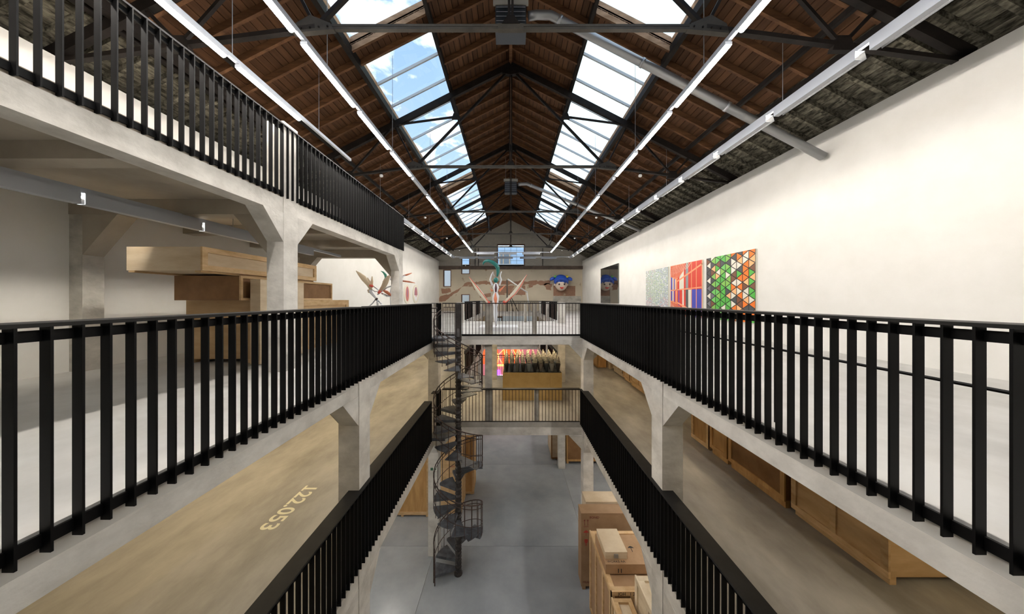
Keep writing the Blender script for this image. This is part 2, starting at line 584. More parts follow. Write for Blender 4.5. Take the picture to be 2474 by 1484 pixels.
for nm, z, mt in (('floor_first_storey', L1, 'floor_worn'), ('floor_second_storey', L2, 'floor_pale')):
    f = empty(nm, (0, 0, z), None, None, None, 'structure')
    MB().box(-XW, -XV - 0.012, Y0, YB, z - 0.2, z).build('aisle_slab', mt, f)
    MB().box(XV + 0.012, XW, Y0, YB, z - 0.2, z).build('aisle_slab', mt, f)
    MB().box(-XV - 0.011, XV + 0.011, YBR0 + 0.005, YBR1, z - 0.2, z).build('bridge_slab', mt, f)
    MB().box(-XV, XV, YV2, YB, z - 0.2, z).build('bridge_slab', mt, f)
    MB().box(-XV, XV, Y0, -0.9, z - 0.2, z).build('bridge_slab', mt, f)
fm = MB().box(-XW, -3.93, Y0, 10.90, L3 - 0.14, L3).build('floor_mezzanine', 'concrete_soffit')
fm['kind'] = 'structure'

# ------------------------------------------------------------------ concrete frame
BD = {L1: 0.47, L2: 0.37}


def haunch(parent, x0, x1, yface, zt, sgn, ln=0.47, ht=0.5, mat='concrete_pale'):
    """wedge on a column side, running along y"""
    MB().prism([(yface, zt), (yface + sgn * ln, zt), (yface, zt - ht)], 'x', x0, x1).build('haunch', mat, parent)


def haunch_x(parent, y0, y1, xface, zt, sgn, ln=0.47, ht=0.5, mat='concrete_pale'):
    MB().prism([(xface, zt), (xface + sgn * ln, zt), (xface, zt - ht)], 'y', y0, y1).build('haunch', mat, parent)


for s in (-1, 1):
    for k, yc in enumerate(COLY):
        top = E - 0.16
        mb = MB()
        x0, x1 = sorted((s * (XV - 0.008), s * (XV + 0.34)))
        mb.box(x0, x1, yc - 0.19, yc + 0.19, 0, top)
        c = struct(mb, 'concrete_column', 'concrete_pale')
        for z in (L1, L2):
            zt = z - BD[z] + 0.002
            a, b = sorted((s * (XV + 0.004), s * (XV + 0.295)))
            haunch(c, a, b, yc + 0.19, zt, 1)
            haunch(c, a, b, yc - 0.19, zt, -1)
            haunch_x(c, yc - 0.15, yc + 0.15, s * (XV + 0.34), zt, s, mat='concrete')
            if k in (1,):
                haunch_x(c, yc + 0.0, yc + 0.19, s * XV, zt, -s)
        for z, h in ((0.9, 0.02),):
            pass
    for z in (L1, L2):
        bd = BD[z]
        a, b = sorted((s * (XV + 0.010), s * (XV + 0.30)))
        struct(MB().box(a, b, Y0, YB, z - bd, z - 0.19), 'edge_beam', 'concrete_pale')
        for yc in COLY:
            a, b = sorted((s * (XV + 0.2), s * XW))
            struct(MB().box(a, b, yc - 0.15, yc + 0.15, z - bd - 0.02, z - 0.19), 'cross_beam', 'concrete')
for z in (L1, L2):
    bd = BD[z]
    for y in (YBR0, YBR1 - 0.3, YV2, -1.2):
        struct(MB().box(-XV, XV, y, y + 0.3, z - bd, z - 0.19), 'bridge_beam', 'concrete_pale')
# intermediate posts that carry the bridge, cut off at handrail height
for (x, y, z0) in ((-0.80, YBR0 + 0.22, L1), (0.87, YBR0 + 0.22, L2), (-0.88, 16.6, L1), (0.80, 16.6, L2)):
    hw = 0.125 if x < 0 else 0.07
    struct(MB().box(x - hw, x + hw, y - hw, y + hw, z0, E - 0.17), 'concrete_column', 'concrete')
struct(MB().box(0.92 - 0.07, 0.92 + 0.08, YBR0 + 0.10, YBR0 + 0.24, L1, L1 + 1.13), 'concrete_column', 'concrete')

# mezzanine frame (over the aisle on the -x side)
for k, yc in enumerate((5.24 + 0.12, 10.72 + 0.02)):
    c = struct(MB().box(-4.19, -3.9, yc - 0.17, yc + 0.17, L2, L3 + (1.2 if k == 0 else -0.1)), 'concrete_column', 'concrete_pale')
    zt = L3 - 0.379
    if k == 0:
        haunch(c, -4.185, -3.905, yc + 0.17, zt, 1, 0.43, 0.5)
    haunch(c, -4.185, -3.905, yc - 0.17, zt, -1, 0.43, 0.5)
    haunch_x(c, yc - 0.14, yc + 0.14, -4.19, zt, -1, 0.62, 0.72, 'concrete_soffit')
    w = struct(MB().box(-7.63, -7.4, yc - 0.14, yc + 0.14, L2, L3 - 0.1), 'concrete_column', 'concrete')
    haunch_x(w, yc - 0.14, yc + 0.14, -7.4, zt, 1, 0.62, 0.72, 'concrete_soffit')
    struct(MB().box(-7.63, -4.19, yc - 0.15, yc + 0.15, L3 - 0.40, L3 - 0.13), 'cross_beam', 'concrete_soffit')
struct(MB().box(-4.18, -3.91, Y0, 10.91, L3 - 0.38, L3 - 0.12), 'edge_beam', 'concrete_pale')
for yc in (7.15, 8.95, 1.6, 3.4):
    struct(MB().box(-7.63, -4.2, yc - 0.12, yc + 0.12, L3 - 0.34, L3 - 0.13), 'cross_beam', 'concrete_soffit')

# ------------------------------------------------------------------ walls
ZW = E + 4.08
struct(MB().box(XW, XW + 0.12, Y0, YB, 0, ZW), 'wall_right', 'white_wall')
struct(MB().box(-XW - 0.12, -XW, Y0, YB, 0, ZW), 'wall_left', 'white_wall')
for s, nm in ((-1, 'wall_outer_left'), (1, 'wall_outer_right')):
    a, b = sorted((s * 8.4, s * 8.6))
    struct(MB().box(a, b, Y0 - 0.1, YB + 0.35, -0.2, zb(8.4) + 0.02), nm, 'brick_grey')
struct(MB().prism([(-8.6, -0.2), (8.6, -0.2), (8.6, zb(8.6)), (0, zb(0) + 0.02), (-8.6, zb(8.6))], 'y', Y0 - 0.2, Y0), 'wall_front', 'brick_grey')


def bx(px):
    return (px - VX) * YB / F


def bz(py):
    return E - (py - VY) * YB / F


# openings of the gable wall: x0, x1, z0, z1
HOLES = [(bx(1203), bx(1266), bz(643), bz(592)), (bx(1116), bx(1133.5), bz(643.5), bz(622)), (bx(1116), bx(1133.5), bz(661), bz(650.5)),
         (bx(1072.5), bx(1088.5), bz(691.5), bz(653.5)), (bx(1116), bx(1133.5), bz(732), bz(713)),
         (-0.9, 2.3, L1 + 1.0, L1 + 2.6), (-1.9, -1.0, L1 + 0.9, L1 + 2.4)]


def gable(z0, z1, name, mat, parent):
    """vertical strips of the gable wall between two heights, with the openings left out"""
    mb = MB()
    xs = sorted({-8.6, 8.6, 0.0} | {h[0] for h in HOLES} | {h[1] for h in HOLES})
    for a, b in zip(xs[:-1], xs[1:]):
        mid = (a + b) / 2
        cuts = sorted((h[2], h[3]) for h in HOLES if h[0] < mid < h[1])
        lo = z0
        segs = []
        for c0, c1 in cuts:
            if c1 <= z0 or c0 >= z1:
                continue
            if c0 > lo:
                segs.append((lo, c0))
            lo = max(lo, c1)
        segs.append((lo, None))
        for s0, s1 in segs:
            ta = min(z1, zb(a)) if s1 is None else s1
            tb = min(z1, zb(b)) if s1 is None else s1
            if ta <= s0 and tb <= s0:
                continue
            mb.prism([(a, s0), (b, s0), (b, max(tb, s0)), (a, max(ta, s0))], 'y', YB, YB + 0.35)
    return mb.build(name, mat, parent)


wb = empty('wall_back', (0, YB, 0), None, None, None, 'structure')
ZB = bz(647)
gable(-0.2, ZB, 'plastered_masonry', 'brick_plaster', wb)
gable(ZB, 99, 'upper_masonry', 'brick_grey', wb)


def patch(pts, th=0.012, jag=0.07, mat='brick_red'):
    """field of bare brick with a ragged outline"""
    P = [(bx(p[0]), bz(p[1])) for p in pts]
    out = []
    for i, p in enumerate(P):
        q = P[(i + 1) % len(P)]
        ln = math.hypot(q[0] - p[0], q[1] - p[1])
        n = max(1, int(ln / 0.22))
        for k in range(n):
            t = k / n
            j = jag if k else 0
            out.append((p[0] + (q[0] - p[0]) * t + random.uniform(-j, j), p[1] + (q[1] - p[1]) * t + random.uniform(-j, j)))
    MB().prism(out, 'y', YB - th, YB + 0.02).build('brick_patch', mat, wb)


patch([(1060, 728), (1076, 728), (1120, 692), (1142, 692), (1146, 701), (1152, 701), (1150, 682), (1128, 682), (1110, 697), (1088, 710), (1064, 716)])
patch([(1150, 688), (1328, 688), (1330, 679), (1150, 680)], jag=0.09)
patch([(1272, 690), (1290, 688), (1286, 694), (1274, 697)])
patch([(1314, 686), (1334, 686), (1332, 702), (1320, 700)], jag=0.10)
patch([(1198, 691), (1269, 690), (1269, 713), (1200, 713)], jag=0.02)
patch([(1337, 691), (1390, 691), (1390, 715), (1337, 715)], jag=0.02)
patch([(1066, 697), (1088, 697), (1090, 706), (1068, 710)], jag=0.08)
patch([(1158, 712), (1186, 708), (1186, 717), (1160, 720)], jag=0.08)
MB().box(-XW, XW, YB - 0.22, YB - 0.02, bz(651), bz(643.2)).build('wall_beam', 'beam_rust', wb)
MB().box(bx(1336), bx(1404), YB - 0.03, YB + 0.01, L2, bz(716)).build('render_panel', 'concrete', wb)
for x in (1148, 1156, 1311):
    MB().tube([(bx(x), YB - 0.05, bz(643)), (bx(x), YB - 0.05, bz(600))], 0.03).build('conduit', 'dark_steel', wb)

for i, (x0, x1, z0, z1) in enumerate(HOLES):
    w = empty('window_%d' % (i + 1), ((x0 + x1) / 2, YB + 0.1, z0), None, None, None, 'structure')
    t = 0.09 if i == 0 else 0.07
    fr = MB()
    fr.box(x0 - t, x0, YB - 0.03, YB + 0.2, z0 - t, z1 + t).box(x1, x1 + t, YB - 0.03, YB + 0.2, z0 - t, z1 + t)
    fr.box(x0, x1, YB - 0.03, YB + 0.2, z1, z1 + t)
    if i not in (0, 1):
        fr.box(x0, x1, YB - 0.03, YB + 0.2, z0 - t, z0)
    fr.build('window_frame', 'window_frame', w)
    MB().box(x0, x1, YB + 0.14, YB + 0.15, z0, z1).build('pane', 'window_glass', w)

# ------------------------------------------------------------------ roof
ceil = empty('ceiling', (0, 0, 0), None, None, None, 'structure')
XA, XB, XOLD, XE = 2.18, 4.10, 6.78, 8.6
SKY = [(-3.0, 7.70), (8.22, 17.90), (18.68, 28.0)]
GAPS = [(Y0, -3.0), (7.70, 8.22), (17.90, 18.68), (28.0, YB + 0.1)]
DXB = 0.152                    # board width measured along x


def board_mesh(s, ln, w):
    a, b = sorted((0.0, s * (w - 0.016)))
    za = -SL * abs(a); zb_ = -SL * abs(b)
    mb = MB().hexa([(a, 0, za), (b, 0, zb_), (b, ln, zb_), (a, ln, za)], [(a, 0, za + 0.03), (b, 0, zb_ + 0.03), (b, ln, zb_ + 0.03), (a, ln, za + 0.03)])
    return mb.mesh('board')


def lay_boards(s, x0, x1, y0, y1, mat, name='board'):
    n = max(1, round((x1 - x0) / DXB))
    w = (x1 - x0) / n
    me = board_mesh(s, y1 - y0 - 0.006, w)
    me.materials.append(MATS[mat])
    for k in range(n):
        x = x0 + k * w
        piece(name, me, ceil, (s * x, y0, zb(x) + random.uniform(0, 0.006)))


for s in (-1, 1):
    for (ya, yb_) in ((Y0, 13.4), (13.4, YB)):
        lay_boards(s, 0.0, XA, ya, yb_, 'board_wood')
        lay_boards(s, XB, XOLD, ya, yb_, 'board_wood')
        lay_boards(s, XOLD, XE, ya, yb_, 'old_wood')
    for (ya, yb_) in GAPS:
        lay_boards(s, XA, XB, ya, yb_, 'board_wood')
    # roof covering above the boards
    def deck(x0, x1, y0, y1):
        MB().hexa([(s * x0, y0, zb(x0) + 0.045), (s * x1, y0, zb(x1) + 0.045), (s * x1, y1, zb(x1) + 0.045), (s * x0, y1, zb(x0) + 0.045)],
                  [(s * x0, y0, zb(x0) + 0.09), (s * x1, y0, zb(x1) + 0.09), (s * x1, y1, zb(x1) + 0.09), (s * x0, y1, zb(x0) + 0.09)]).build('roof_deck', 'dark_steel', ceil)
    deck(0, XA - 0.06, Y0 - 0.2, YB + 0.35)
    deck(XB + 0.06, XE + 0.1, Y0 - 0.2, YB + 0.35)
    for (ya, yb_) in GAPS:
        deck(XA - 0.06, XB + 0.06, ya, yb_)
    # rafters
    def raft(x0, x1, h, wd):
        mb = MB().hexa([(s * x0, -wd / 2, zb(x0) - h), (s * x1, -wd / 2, zb(x1) - h), (s * x1, wd / 2, zb(x1) - h), (s * x0, wd / 2, zb(x0) - h)],
                       [(s * x0, -wd / 2, zb(x0)), (s * x1, -wd / 2, zb(x1)), (s * x1, wd / 2, zb(x1)), (s * x0, wd / 2, zb(x0))])
        return mb.mesh('rafter')
    mu = raft(0.03, XA - 0.02, 0.17, 0.065); mu.materials.append(MATS['rafter_wood'])
    ml = raft(XB + 0.02, XOLD + 0.05, 0.17, 0.065); ml.materials.append(MATS['rafter_wood'])
    mo = raft(XOLD + 0.05, 8.4, 0.12, 0.08); mo.materials.append(MATS['old_wood'])
    mg = raft(XA, XB, 0.15, 0.065); mg.materials.append(MATS['rafter_wood'])
    y = 0.18
    k = 0
    while y < YB - 0.1:
        piece('rafter', mu, ceil, (0, y, 0))
        piece('rafter', ml, ceil, (0, y, 0))
        y += 0.66
        k += 1
    y = 2.4
    while y < YB - 0.2:
        piece('old_rafter', mo, ceil, (0, y, 0))
        y += 0.45
    for yy in (7.735, 8.185, 17.935, 18.645, 28.035, 28.5, 29.0, 29.7, 30.4, 31.1, 31.8):
        piece('gap_rafter', mg, ceil, (0, yy, 0))
    # longitudinal steel purlins
    for (x, w, h, dz) in ((XA - 0.07, 0.09, 0.19, 0.02), (XB + 0.015, 0.13, 0.20, 0.0), (6.12, 0.08, 0.12, 0.16), (6.74, 0.16, 0.24, 0.12), (6.98, 0.10, 0.10, 0.14)):
        MB().box(s * x - w / 2, s * x + w / 2, Y0, YB, zb(x) - dz - h, zb(x) - dz).build('purlin', 'dark_steel', ceil)
MB().box(-0.05, 0.05, Y0, YB, zb(0) - 0.26, zb(0) - 0.02).build('ridge_beam', 'rafter_wood', ceil)

# skylights
NW = len(HOLES)
GH = 0.20
pane_cache = {}
for s in (-1, 1):
    for j, (y0, y1) in enumerate(SKY):
        NW += 1
        w = empty('window_%d' % NW, (s * 3.1, y0, zb(3.1)), None, None, None, 'structure')
        for (ya, yb_) in ((y0 - 0.05, y0), (y1, y1 + 0.05)):
            for q in range(2):
                h0, h1 = (-0.15, 0.03) if q == 0 else (0.034, GH + 0.03)
                MB().hexa([(s * XA, ya, zb(XA) + h0), (s * XB, ya, zb(XB) + h0), (s * XB, yb_, zb(XB) + h0), (s * XA, yb_, zb(XA) + h0)],
                          [(s * XA, ya, zb(XA) + h1), (s * XB, ya, zb(XB) + h1), (s * XB, yb_, zb(XB) + h1), (s * XA, yb_, zb(XA) + h1)]).build('curb_board', 'curb_wood', w)
        for (xa, xb) in ((XA - 0.05, XA), (XB, XB + 0.05)):
            MB().hexa([(s * xa, y0 - 0.05, zb(xa) - 0.02), (s * xb, y0 - 0.05, zb(xb) - 0.02), (s * xb, y1 + 0.05, zb(xb) - 0.02), (s * xa, y1 + 0.05, zb(xa) - 0.02)],
                      [(s * xa, y0 - 0.05, zb(xa) + GH), (s * xb, y0 - 0.05, zb(xb) + GH), (s * xb, y1 + 0.05, zb(xb) + GH), (s * xa, y1 + 0.05, zb(xa) + GH)]).build('curb_board', 'curb_wood', w)
        n = round((y1 - y0) / 1.03)
        st = (y1 - y0) / n
        for k in range(n):
            ya = y0 + k * st
            MB().hexa([(s * XA, ya, zb(XA) + GH), (s * XB, ya, zb(XB) + GH), (s * XB, ya + st - 0.01, zb(XB) + GH), (s * XA, ya + st - 0.01, zb(XA) + GH)],
                      [(s * XA, ya, zb(XA) + GH + 0.008), (s * XB, ya, zb(XB) + GH + 0.008), (s * XB, ya + st - 0.01, zb(XB) + GH + 0.008), (s * XA, ya + st - 0.01, zb(XA) + GH + 0.008)]).build('pane', 'sky_glass', w)
            if k:
                MB().bar((s * XA, ya, zb(XA) + GH - 0.045), (s * XB, ya, zb(XB) + GH - 0.045), 0.05, 0.08).build('mullion', 'mullion_metal', w)

# ------------------------------------------------------------------ trusses
TZ = E + 4.66
HT = 8.22


def rz(x):
    return E + HT - SL * x


def make_truss():
    t = empty('roof_truss', (0, 0, TZ), None, 'roof truss', 'steel roof trusses')
    def m(name, mb, mat='dark_steel'):
        return mb.build(name, mat, t)
    for s in (-1, 1):
        A = (s * 3.34, 0, TZ); Mp = (s * 1.92, 0, E + 6.42); Q1 = (s * 2.14, 0, rz(2.14)); Q2 = (s * 4.10, 0, rz(4.10))
        B = (s * 5.68, 0, E + 4.36); Q3 = (s * 6.3, 0, rz(6.3)); EE = (s * 7.95, 0, E + 4.06)
        m('principal_rafter', MB().bar((0, 0, rz(0)), (s * 7.9, 0, rz(7.9)), 0.11, 0.20))
        m('long_tie', MB().bar((0, 0, rz(0) - 0.1), A, 0.07, 0.07))
        m('strut', MB().bar(Mp, Q1, 0.07, 0.07))
        m('strut', MB().bar(Mp, Q2, 0.055, 0.055))
        m('strut', MB().bar(A, Q2, 0.05, 0.05))
        m('strut', MB().bar(B, Q2, 0.055, 0.055))
        m('strut', MB().bar(B, Q3, 0.055, 0.055))
        m('outer_tie', MB().bar(A, EE, 0.09, 0.075))
        # gusset plates
        for c, r in ((Mp, 0.15), (Q2, 0.2), (B, 0.2), (Q3, 0.13)):
            m('gusset', MB().prism([(c[0] - r, c[2] - r * 0.55), (c[0] + r, c[2] - r * 0.55), (c[0] + r * 0.55, c[2] + r * 0.7), (c[0] - r * 0.55, c[2] + r * 0.7)], 'y', -0.045, 0.045))
        m('gusset', MB().prism([(s * 3.02, TZ - 0.055), (s * 3.72, TZ - 0.12), (s * 3.68, TZ + 0.04), (s * 3.42, TZ + 0.19), (s * 3.08, TZ + 0.05)], 'y', -0.045, 0.045), 'grey_steel')
        for q in range(4):
            m('bolt', MB().ball((s * (3.12 + 0.15 * q), -0.05, TZ - 0.01 - 0.012 * q), 0.018, 6, 4))
    m('apex_plate', MB().prism([(-0.34, rz(0) - 0.10), (0.34, rz(0) - 0.10), (0.30, rz(0) - 0.3), (0, rz(0) - 0.36), (-0.30, rz(0) - 0.3)], 'y', -0.07, 0.07))
    m('king_rod', MB().box(-0.05, -0.008, -0.025, 0.025, TZ, rz(0)))
    m('king_rod', MB().box(0.008, 0.05, -0.025, 0.025, TZ, rz(0)))
    m('gusset', MB().prism([(-0.15, TZ + 0.04), (0.15, TZ + 0.04), (0.06, TZ + 0.18), (-0.06, TZ + 0.18)], 'y', -0.05, 0.05))
    m('bottom_tie', MB().box(-3.2, 3.2, -0.035, 0.035, TZ + 0.003, TZ + 0.042), 'grey_steel')
    m('bottom_tie', MB().box(-3.2, 3.2, -0.035, 0.035, TZ - 0.044, TZ - 0.005), 'grey_steel')
    m('tie_plate', MB().box(-0.22, 0.22, -0.042, 0.042, TZ - 0.048, TZ + 0.046), 'grey_steel')
    return t


ORD = ['fifth', 'fourth', 'third', 'second', 'first']
truss0 = make_truss()
TY = [5.19, 10.62, 16.05, 21.48, 26.8]
for i, y in enumerate(TY):
    t = truss0 if i == 0 else copy_tree(truss0)
    t.location = (0, y, TZ)
    t['label'] = 'dark steel roof truss with thin tie rods, %s from the gable wall' % ORD[i]

# ------------------------------------------------------------------ railings
PITCH = 0.1205


def slat_rail(s, x, ya, yb_, zt, zbt, label, cap_w=0.235, breaks=(), mid=None, mezz=False, joined=False):
    """upright flat bars in front of the slab edge, wide cap plate on top; x is the void-side face (positive), s its sign"""
    root = empty('slat_railing', (s * x, (ya + yb_) / 2, zbt), label, 'railing')
    n = int((yb_ - ya) / PITCH)
    mb = MB().box(s * x, s * (x + 0.06), -0.006, 0.006, 0, zt - zbt - 0.02)
    if joined:
        big = MB()
        for k in range(n + 1):
            yy = yb_ - 0.01 - k * PITCH
            big.box(s * x, s * (x + 0.06), yy - 0.006, yy + 0.006, zbt, zt - 0.02)
        o = big.build('slats', 'black_steel', root)
        o['kind'] = 'stuff'
    else:
        me = mb.mesh('slat', (s * x, 0, 0))
        me.materials.append(MATS['black_steel'])
        for k in range(n + 1):
            piece('slat', me, root, (0, yb_ - 0.01 - k * PITCH - (ya + yb_) / 2, 0))
    # caps between the columns
    segs = []
    a = ya
    for b0, b1 in breaks:
        if b0 > a and a < yb_:
            segs.append((a, min(b0, yb_)))
        a = max(a, b1)
    if a < yb_:
        segs.append((a, yb_))
    for (p, q) in segs:
        MB().box(s * (x + 0.012), s * (x + cap_w), p, q, zt - 0.022, zt).build('handrail_cap', 'cap_steel', root)
    MB().box(s * (x + 0.004), s * (x + 0.062), ya, yb_, zt - 0.0225, zt - 0.001).build('cap_edge', 'cap_steel', root)
    MB().box(s * (x + 0.045), s * (x + 0.062), ya, yb_, zt - 0.10, zt - 0.04).build('back_rail', 'black_steel', root)
    MB().box(s * (x + 0.045), s * (x + 0.062), ya, yb_, zbt + 0.03, zbt + 0.10).build('bottom_rail', 'black_steel', root)
    if mid:
        MB().tube([(s * (x + 0.2), mid[0], mid[2]), (s * (x + 0.2), mid[1], mid[2])], 0.012).build('mid_rail', 'black_steel', root)
        for yy in (mid[0] + 0.1, (mid[0] + mid[1]) / 2, mid[1] - 0.05):
            MB().box(s * (x + 0.19), s * (x + 0.21), yy, yy + 0.03, zbt + 0.12, zt - 0.03).build('stanchion', 'black_steel', root)
    return root


XR = 2.47
brk = [(y - 0.2, y + 0.2) for y in COLY]
T2, B2 = E - 0.125, E - 1.36
T1, B1 = E - 3.19, E - 4.47
slat_rail(-1, XR, 0.9, 9.47, T2, B2, 'black slatted railing on the upper gallery ending at the spiral stair', 0.22, brk)
slat_rail(1, XR, 0.9, YBR0, T2, B2, 'black slatted railing on the upper gallery beneath the framed paintings', 0.22, brk, mid=(0.95, 5.1, E - 0.5))
slat_rail(-1, XR, 0.9, 9.47, T1, B1, 'black slatted railing on the middle floor beside the painted floor number', 0.235, brk)
slat_rail(1, XR, 0.9, YBR0, T1, B1, 'black slatted railing on the middle floor above the stacked crates', 0.235, brk)
slat_rail(-1, XR, 10.25, YBR0 - 0.02, T2, B2, 'short black slatted railing behind the top landing of the spiral stair', 0.22, brk)
slat_rail(-1, XR, 10.25, YBR0 - 0.02, T1, B1, 'short black slatted railing behind the middle landing of the spiral stair', 0.235, brk)
slat_rail(-1, 3.86, -0.4, 10.93, E + 3.0, E + 1.75, 'black slatted railing along the edge of the raised mezzanine', 0.12, [(5.15, 5.6)])
for s in (-1, 1):
    side = 'side of the green plumed figure' if s < 0 else 'side of the blue head'
    slat_rail(s, 2.72, 18.2, YV2, T2, B2, 'black slatted railing of the upper gallery beyond the bridge, ' + side, 0.12, (), joined=True)
    slat_rail(s, 2.62, 17.7, YV2, T1, B1, 'black slatted railing of the middle floor beyond the bridge, ' + side, 0.235, (), joined=True)


def bar_rail(y, x0, x1, zt, zbt, label, cap=0.06, pitch=0.119, gap=None, mat='rusty_iron'):
    root = empty('bar_railing', ((x0 + x1) / 2, y, zbt), label, 'railing')
    me = MB().box(-0.009, 0.009, -0.009, 0.009, 0, zt - zbt - 0.02).mesh('baluster')
    me.materials.append(MATS[mat])
    n = int((x1 - x0) / pitch)
    for k in range(n + 1):
        x = x1 - 0.03 - k * pitch
        if gap and gap[0] < x < gap[1]:
            continue
        piece('baluster', me, root, (x - (x0 + x1) / 2, 0, 0))
    MB().box(x0, x1, y - cap / 2, y + cap / 2, zt - 0.035, zt).build('handrail', 'cap_steel', root)
    MB().box(x0, x1, y - 0.03, y + 0.03, zbt, zbt + 0.055).build('bottom_rail', 'black_steel', root)
    return root


bar_rail(YBR0 + 0.02, -2.44, XR, T2, L2 - 0.05, 'thin barred railing along the upper bridge above the vase display')
bar_rail(YBR0 + 0.04, -2.44, XR, T1, L1 - 0.04, 'thin barred railing with broad cap along the lower bridge', 0.16)
bar_rail(YBR1 - 0.05, -2.6, 2.6, T2, L2 - 0.05, 'thin barred railing along the back edge of the upper bridge', 0.05)
bar_rail(YBR1 - 0.05, -2.6, 2.6, T1, L1 - 0.05, 'thin barred railing along the back edge of the lower bridge', 0.05, mat='grey_steel')
bar_rail(YV2 + 0.05, -2.7, 2.7, T2, L2 - 0.05, 'barred railing on the upper gallery before the brick gable wall', 0.08)
bar_rail(YV2 + 0.05, -2.7, 2.7, T1, L1 - 0.05, 'barred railing on the middle floor before the brick gable wall', 0.08)
# dark square post on the bridge by the stair head
st_x, st_y, st_r = -1.71, 9.86, 0.80

# ------------------------------------------------------------------ spiral stair
stair = empty('spiral_staircase', (st_x, st_y, 0), 'dark iron spiral staircase climbing through all floors of the void', 'staircase')
PR = 0.085
MB().lathe([(PR + 0.05, 0), (PR + 0.05, 0.05), (PR, 0.08), (PR, L2 + 0.3), (0.05, L2 + 0.31)], (st_x, st_y, 0), 12).build('centre_pole', 'pole_iron', stair, True)
MB().box(st_x - 0.1, st_x + 0.1, st_y - 0.07, st_y + 0.07, L2 - 0.1, E - 0.15).build('newel_post', 'pole_iron', stair)


def tread_mesh(half):
    mb = MB()
    pts = [(0.07 * math.cos(a), 0.07 * math.sin(a)) for a in (half * 1.6, -half * 1.6)]
    arc = [(0.79 * math.cos(-half + 2 * half * i / 5), 0.79 * math.sin(-half + 2 * half * i / 5)) for i in range(6)]
    mb.prism(pts + arc, 'z', -0.022, 0.0)
    # nosing flange under the front edge
    mb.bar((0.08 * math.cos(half), 0.08 * math.sin(half), -0.05), (0.79 * math.cos(half), 0.79 * math.sin(half), -0.05), 0.012, 0.07)
    return mb.mesh('tread')


TM = tread_mesh(R(19)); TM.materials.append(MATS['iron'])
CM = MB().lathe([(PR + 0.004, -0.13), (PR + 0.022, -0.12), (PR + 0.022, -0.09), (PR + 0.006, -0.08), (PR + 0.006, -0.02), (PR + 0.02, -0.01), (PR + 0.02, 0.02)], n=12).mesh('collar', smooth=False)
CM.materials.append(MATS['pole_iron'])
BM = MB().tube([(0, 0, -0.06), (0, 0, 0.95)], 0.011, 6).mesh('baluster')
BM.materials.append(MATS['rusty_iron'])


def flight(z_top, z_bot, nris, a0, da):
    rise = (z_top - z_bot) / nris
    pts = []
    for k in range(1, nris):
        a = R(a0 + da * k)
        z = z_top - rise * k
        piece('tread', TM, stair, (0, 0, z), (0, 0, a))
        piece('collar', CM, stair, (0, 0, z))
        for q in (-0.27, 0.27):
            b = a + R(da) * q
            piece('baluster', BM, stair, (0.785 * math.cos(b), 0.785 * math.sin(b), z - q * rise))
    zs = []
    m = (nris - 1) * 4
    for i in range(m + 1):
        k = 0.3 + (nris - 0.6) * i / m
        a = R(a0 + da * k)
        zs.append((st_x + 0.785 * math.cos(a), st_y + 0.785 * math.sin(a), z_top - rise * k))
    for h, r in ((0.96, 0.018), (0.84, 0.011), (0.30, 0.010)):
        MB().tube([(x, y, z + h) for x, y, z in zs], r, 6).build('handrail' if h > 0.9 else 'rail', 'rusty_iron', stair, True)


flight(L1, 0.0, 20, 193, 37.5)
for aa in (203, 212):
    MB().tube([(st_x + 0.785 * math.cos(R(aa)), st_y + 0.785 * math.sin(R(aa)), 0.0), (st_x + 0.785 * math.cos(R(aa)), st_y + 0.785 * math.sin(R(aa)), 0.98)], 0.02).build('newel', 'rusty_iron', stair)
flight(L2, L1, 14, 137, 32)
for z, ya, yb_ in ((L1 + 0.02, 9.49, 10.23), (L2 + 0.02, 9.49, 10.23)):
    MB().prism([(-XV - 0.02, ya), (st_x - 0.35, ya), (st_x + 0.02, st_y - 0.02), (st_x + 0.02, yb_), (-XV - 0.02, yb_)], 'z', z - 0.03, z).build('landing', 'iron', stair)
    MB().box(-XV, st_x - 0.35, ya - 0.012, ya, z - 0.09, z).build('landing_edge', 'iron', stair)
    piece('collar', CM, stair, (0, 0, z))
    # landing guard rail
    MB().tube([(-XV, ya, z + 0.95), (st_x - 0.6, ya, z + 0.95)], 0.016).build('rail', 'rusty_iron', stair)
    MB().tube([(-XV, ya, z + 0.82), (st_x - 0.6, ya, z + 0.82)], 0.011).build('rail', 'rusty_iron', stair)
    for x in (-XV + 0.05, -XV + 0.14):
        MB().tube([(x, ya, z - 0.05), (x, ya, z + 0.95)], 0.011).build('baluster', 'rusty_iron', stair)
# gate-like guard beside the top landing
for k in range(5):
    MB().tube([(-2.28 + 0.115 * k, 10.32, L2), (-2.28 + 0.115 * k, 10.32, L2 + 0.98)], 0.012).build('baluster', 'rusty_iron', stair)
for h in (0.98, 0.80, 0.10):
    MB().tube([(-2.3, 10.32, L2 + h), (st_x, 10.32, L2 + h)], 0.013).build('rail', 'rusty_iron', stair)

# ------------------------------------------------------------------ lighting
LZ = E + 4.0
ORDN = 'first second third fourth fifth sixth seventh eighth ninth tenth eleventh twelfth thirteenth fourteenth fifteenth sixteenth'.split()
FIXM = {}
SIDE = {-1: 'round picture', 1: 'square painting'}


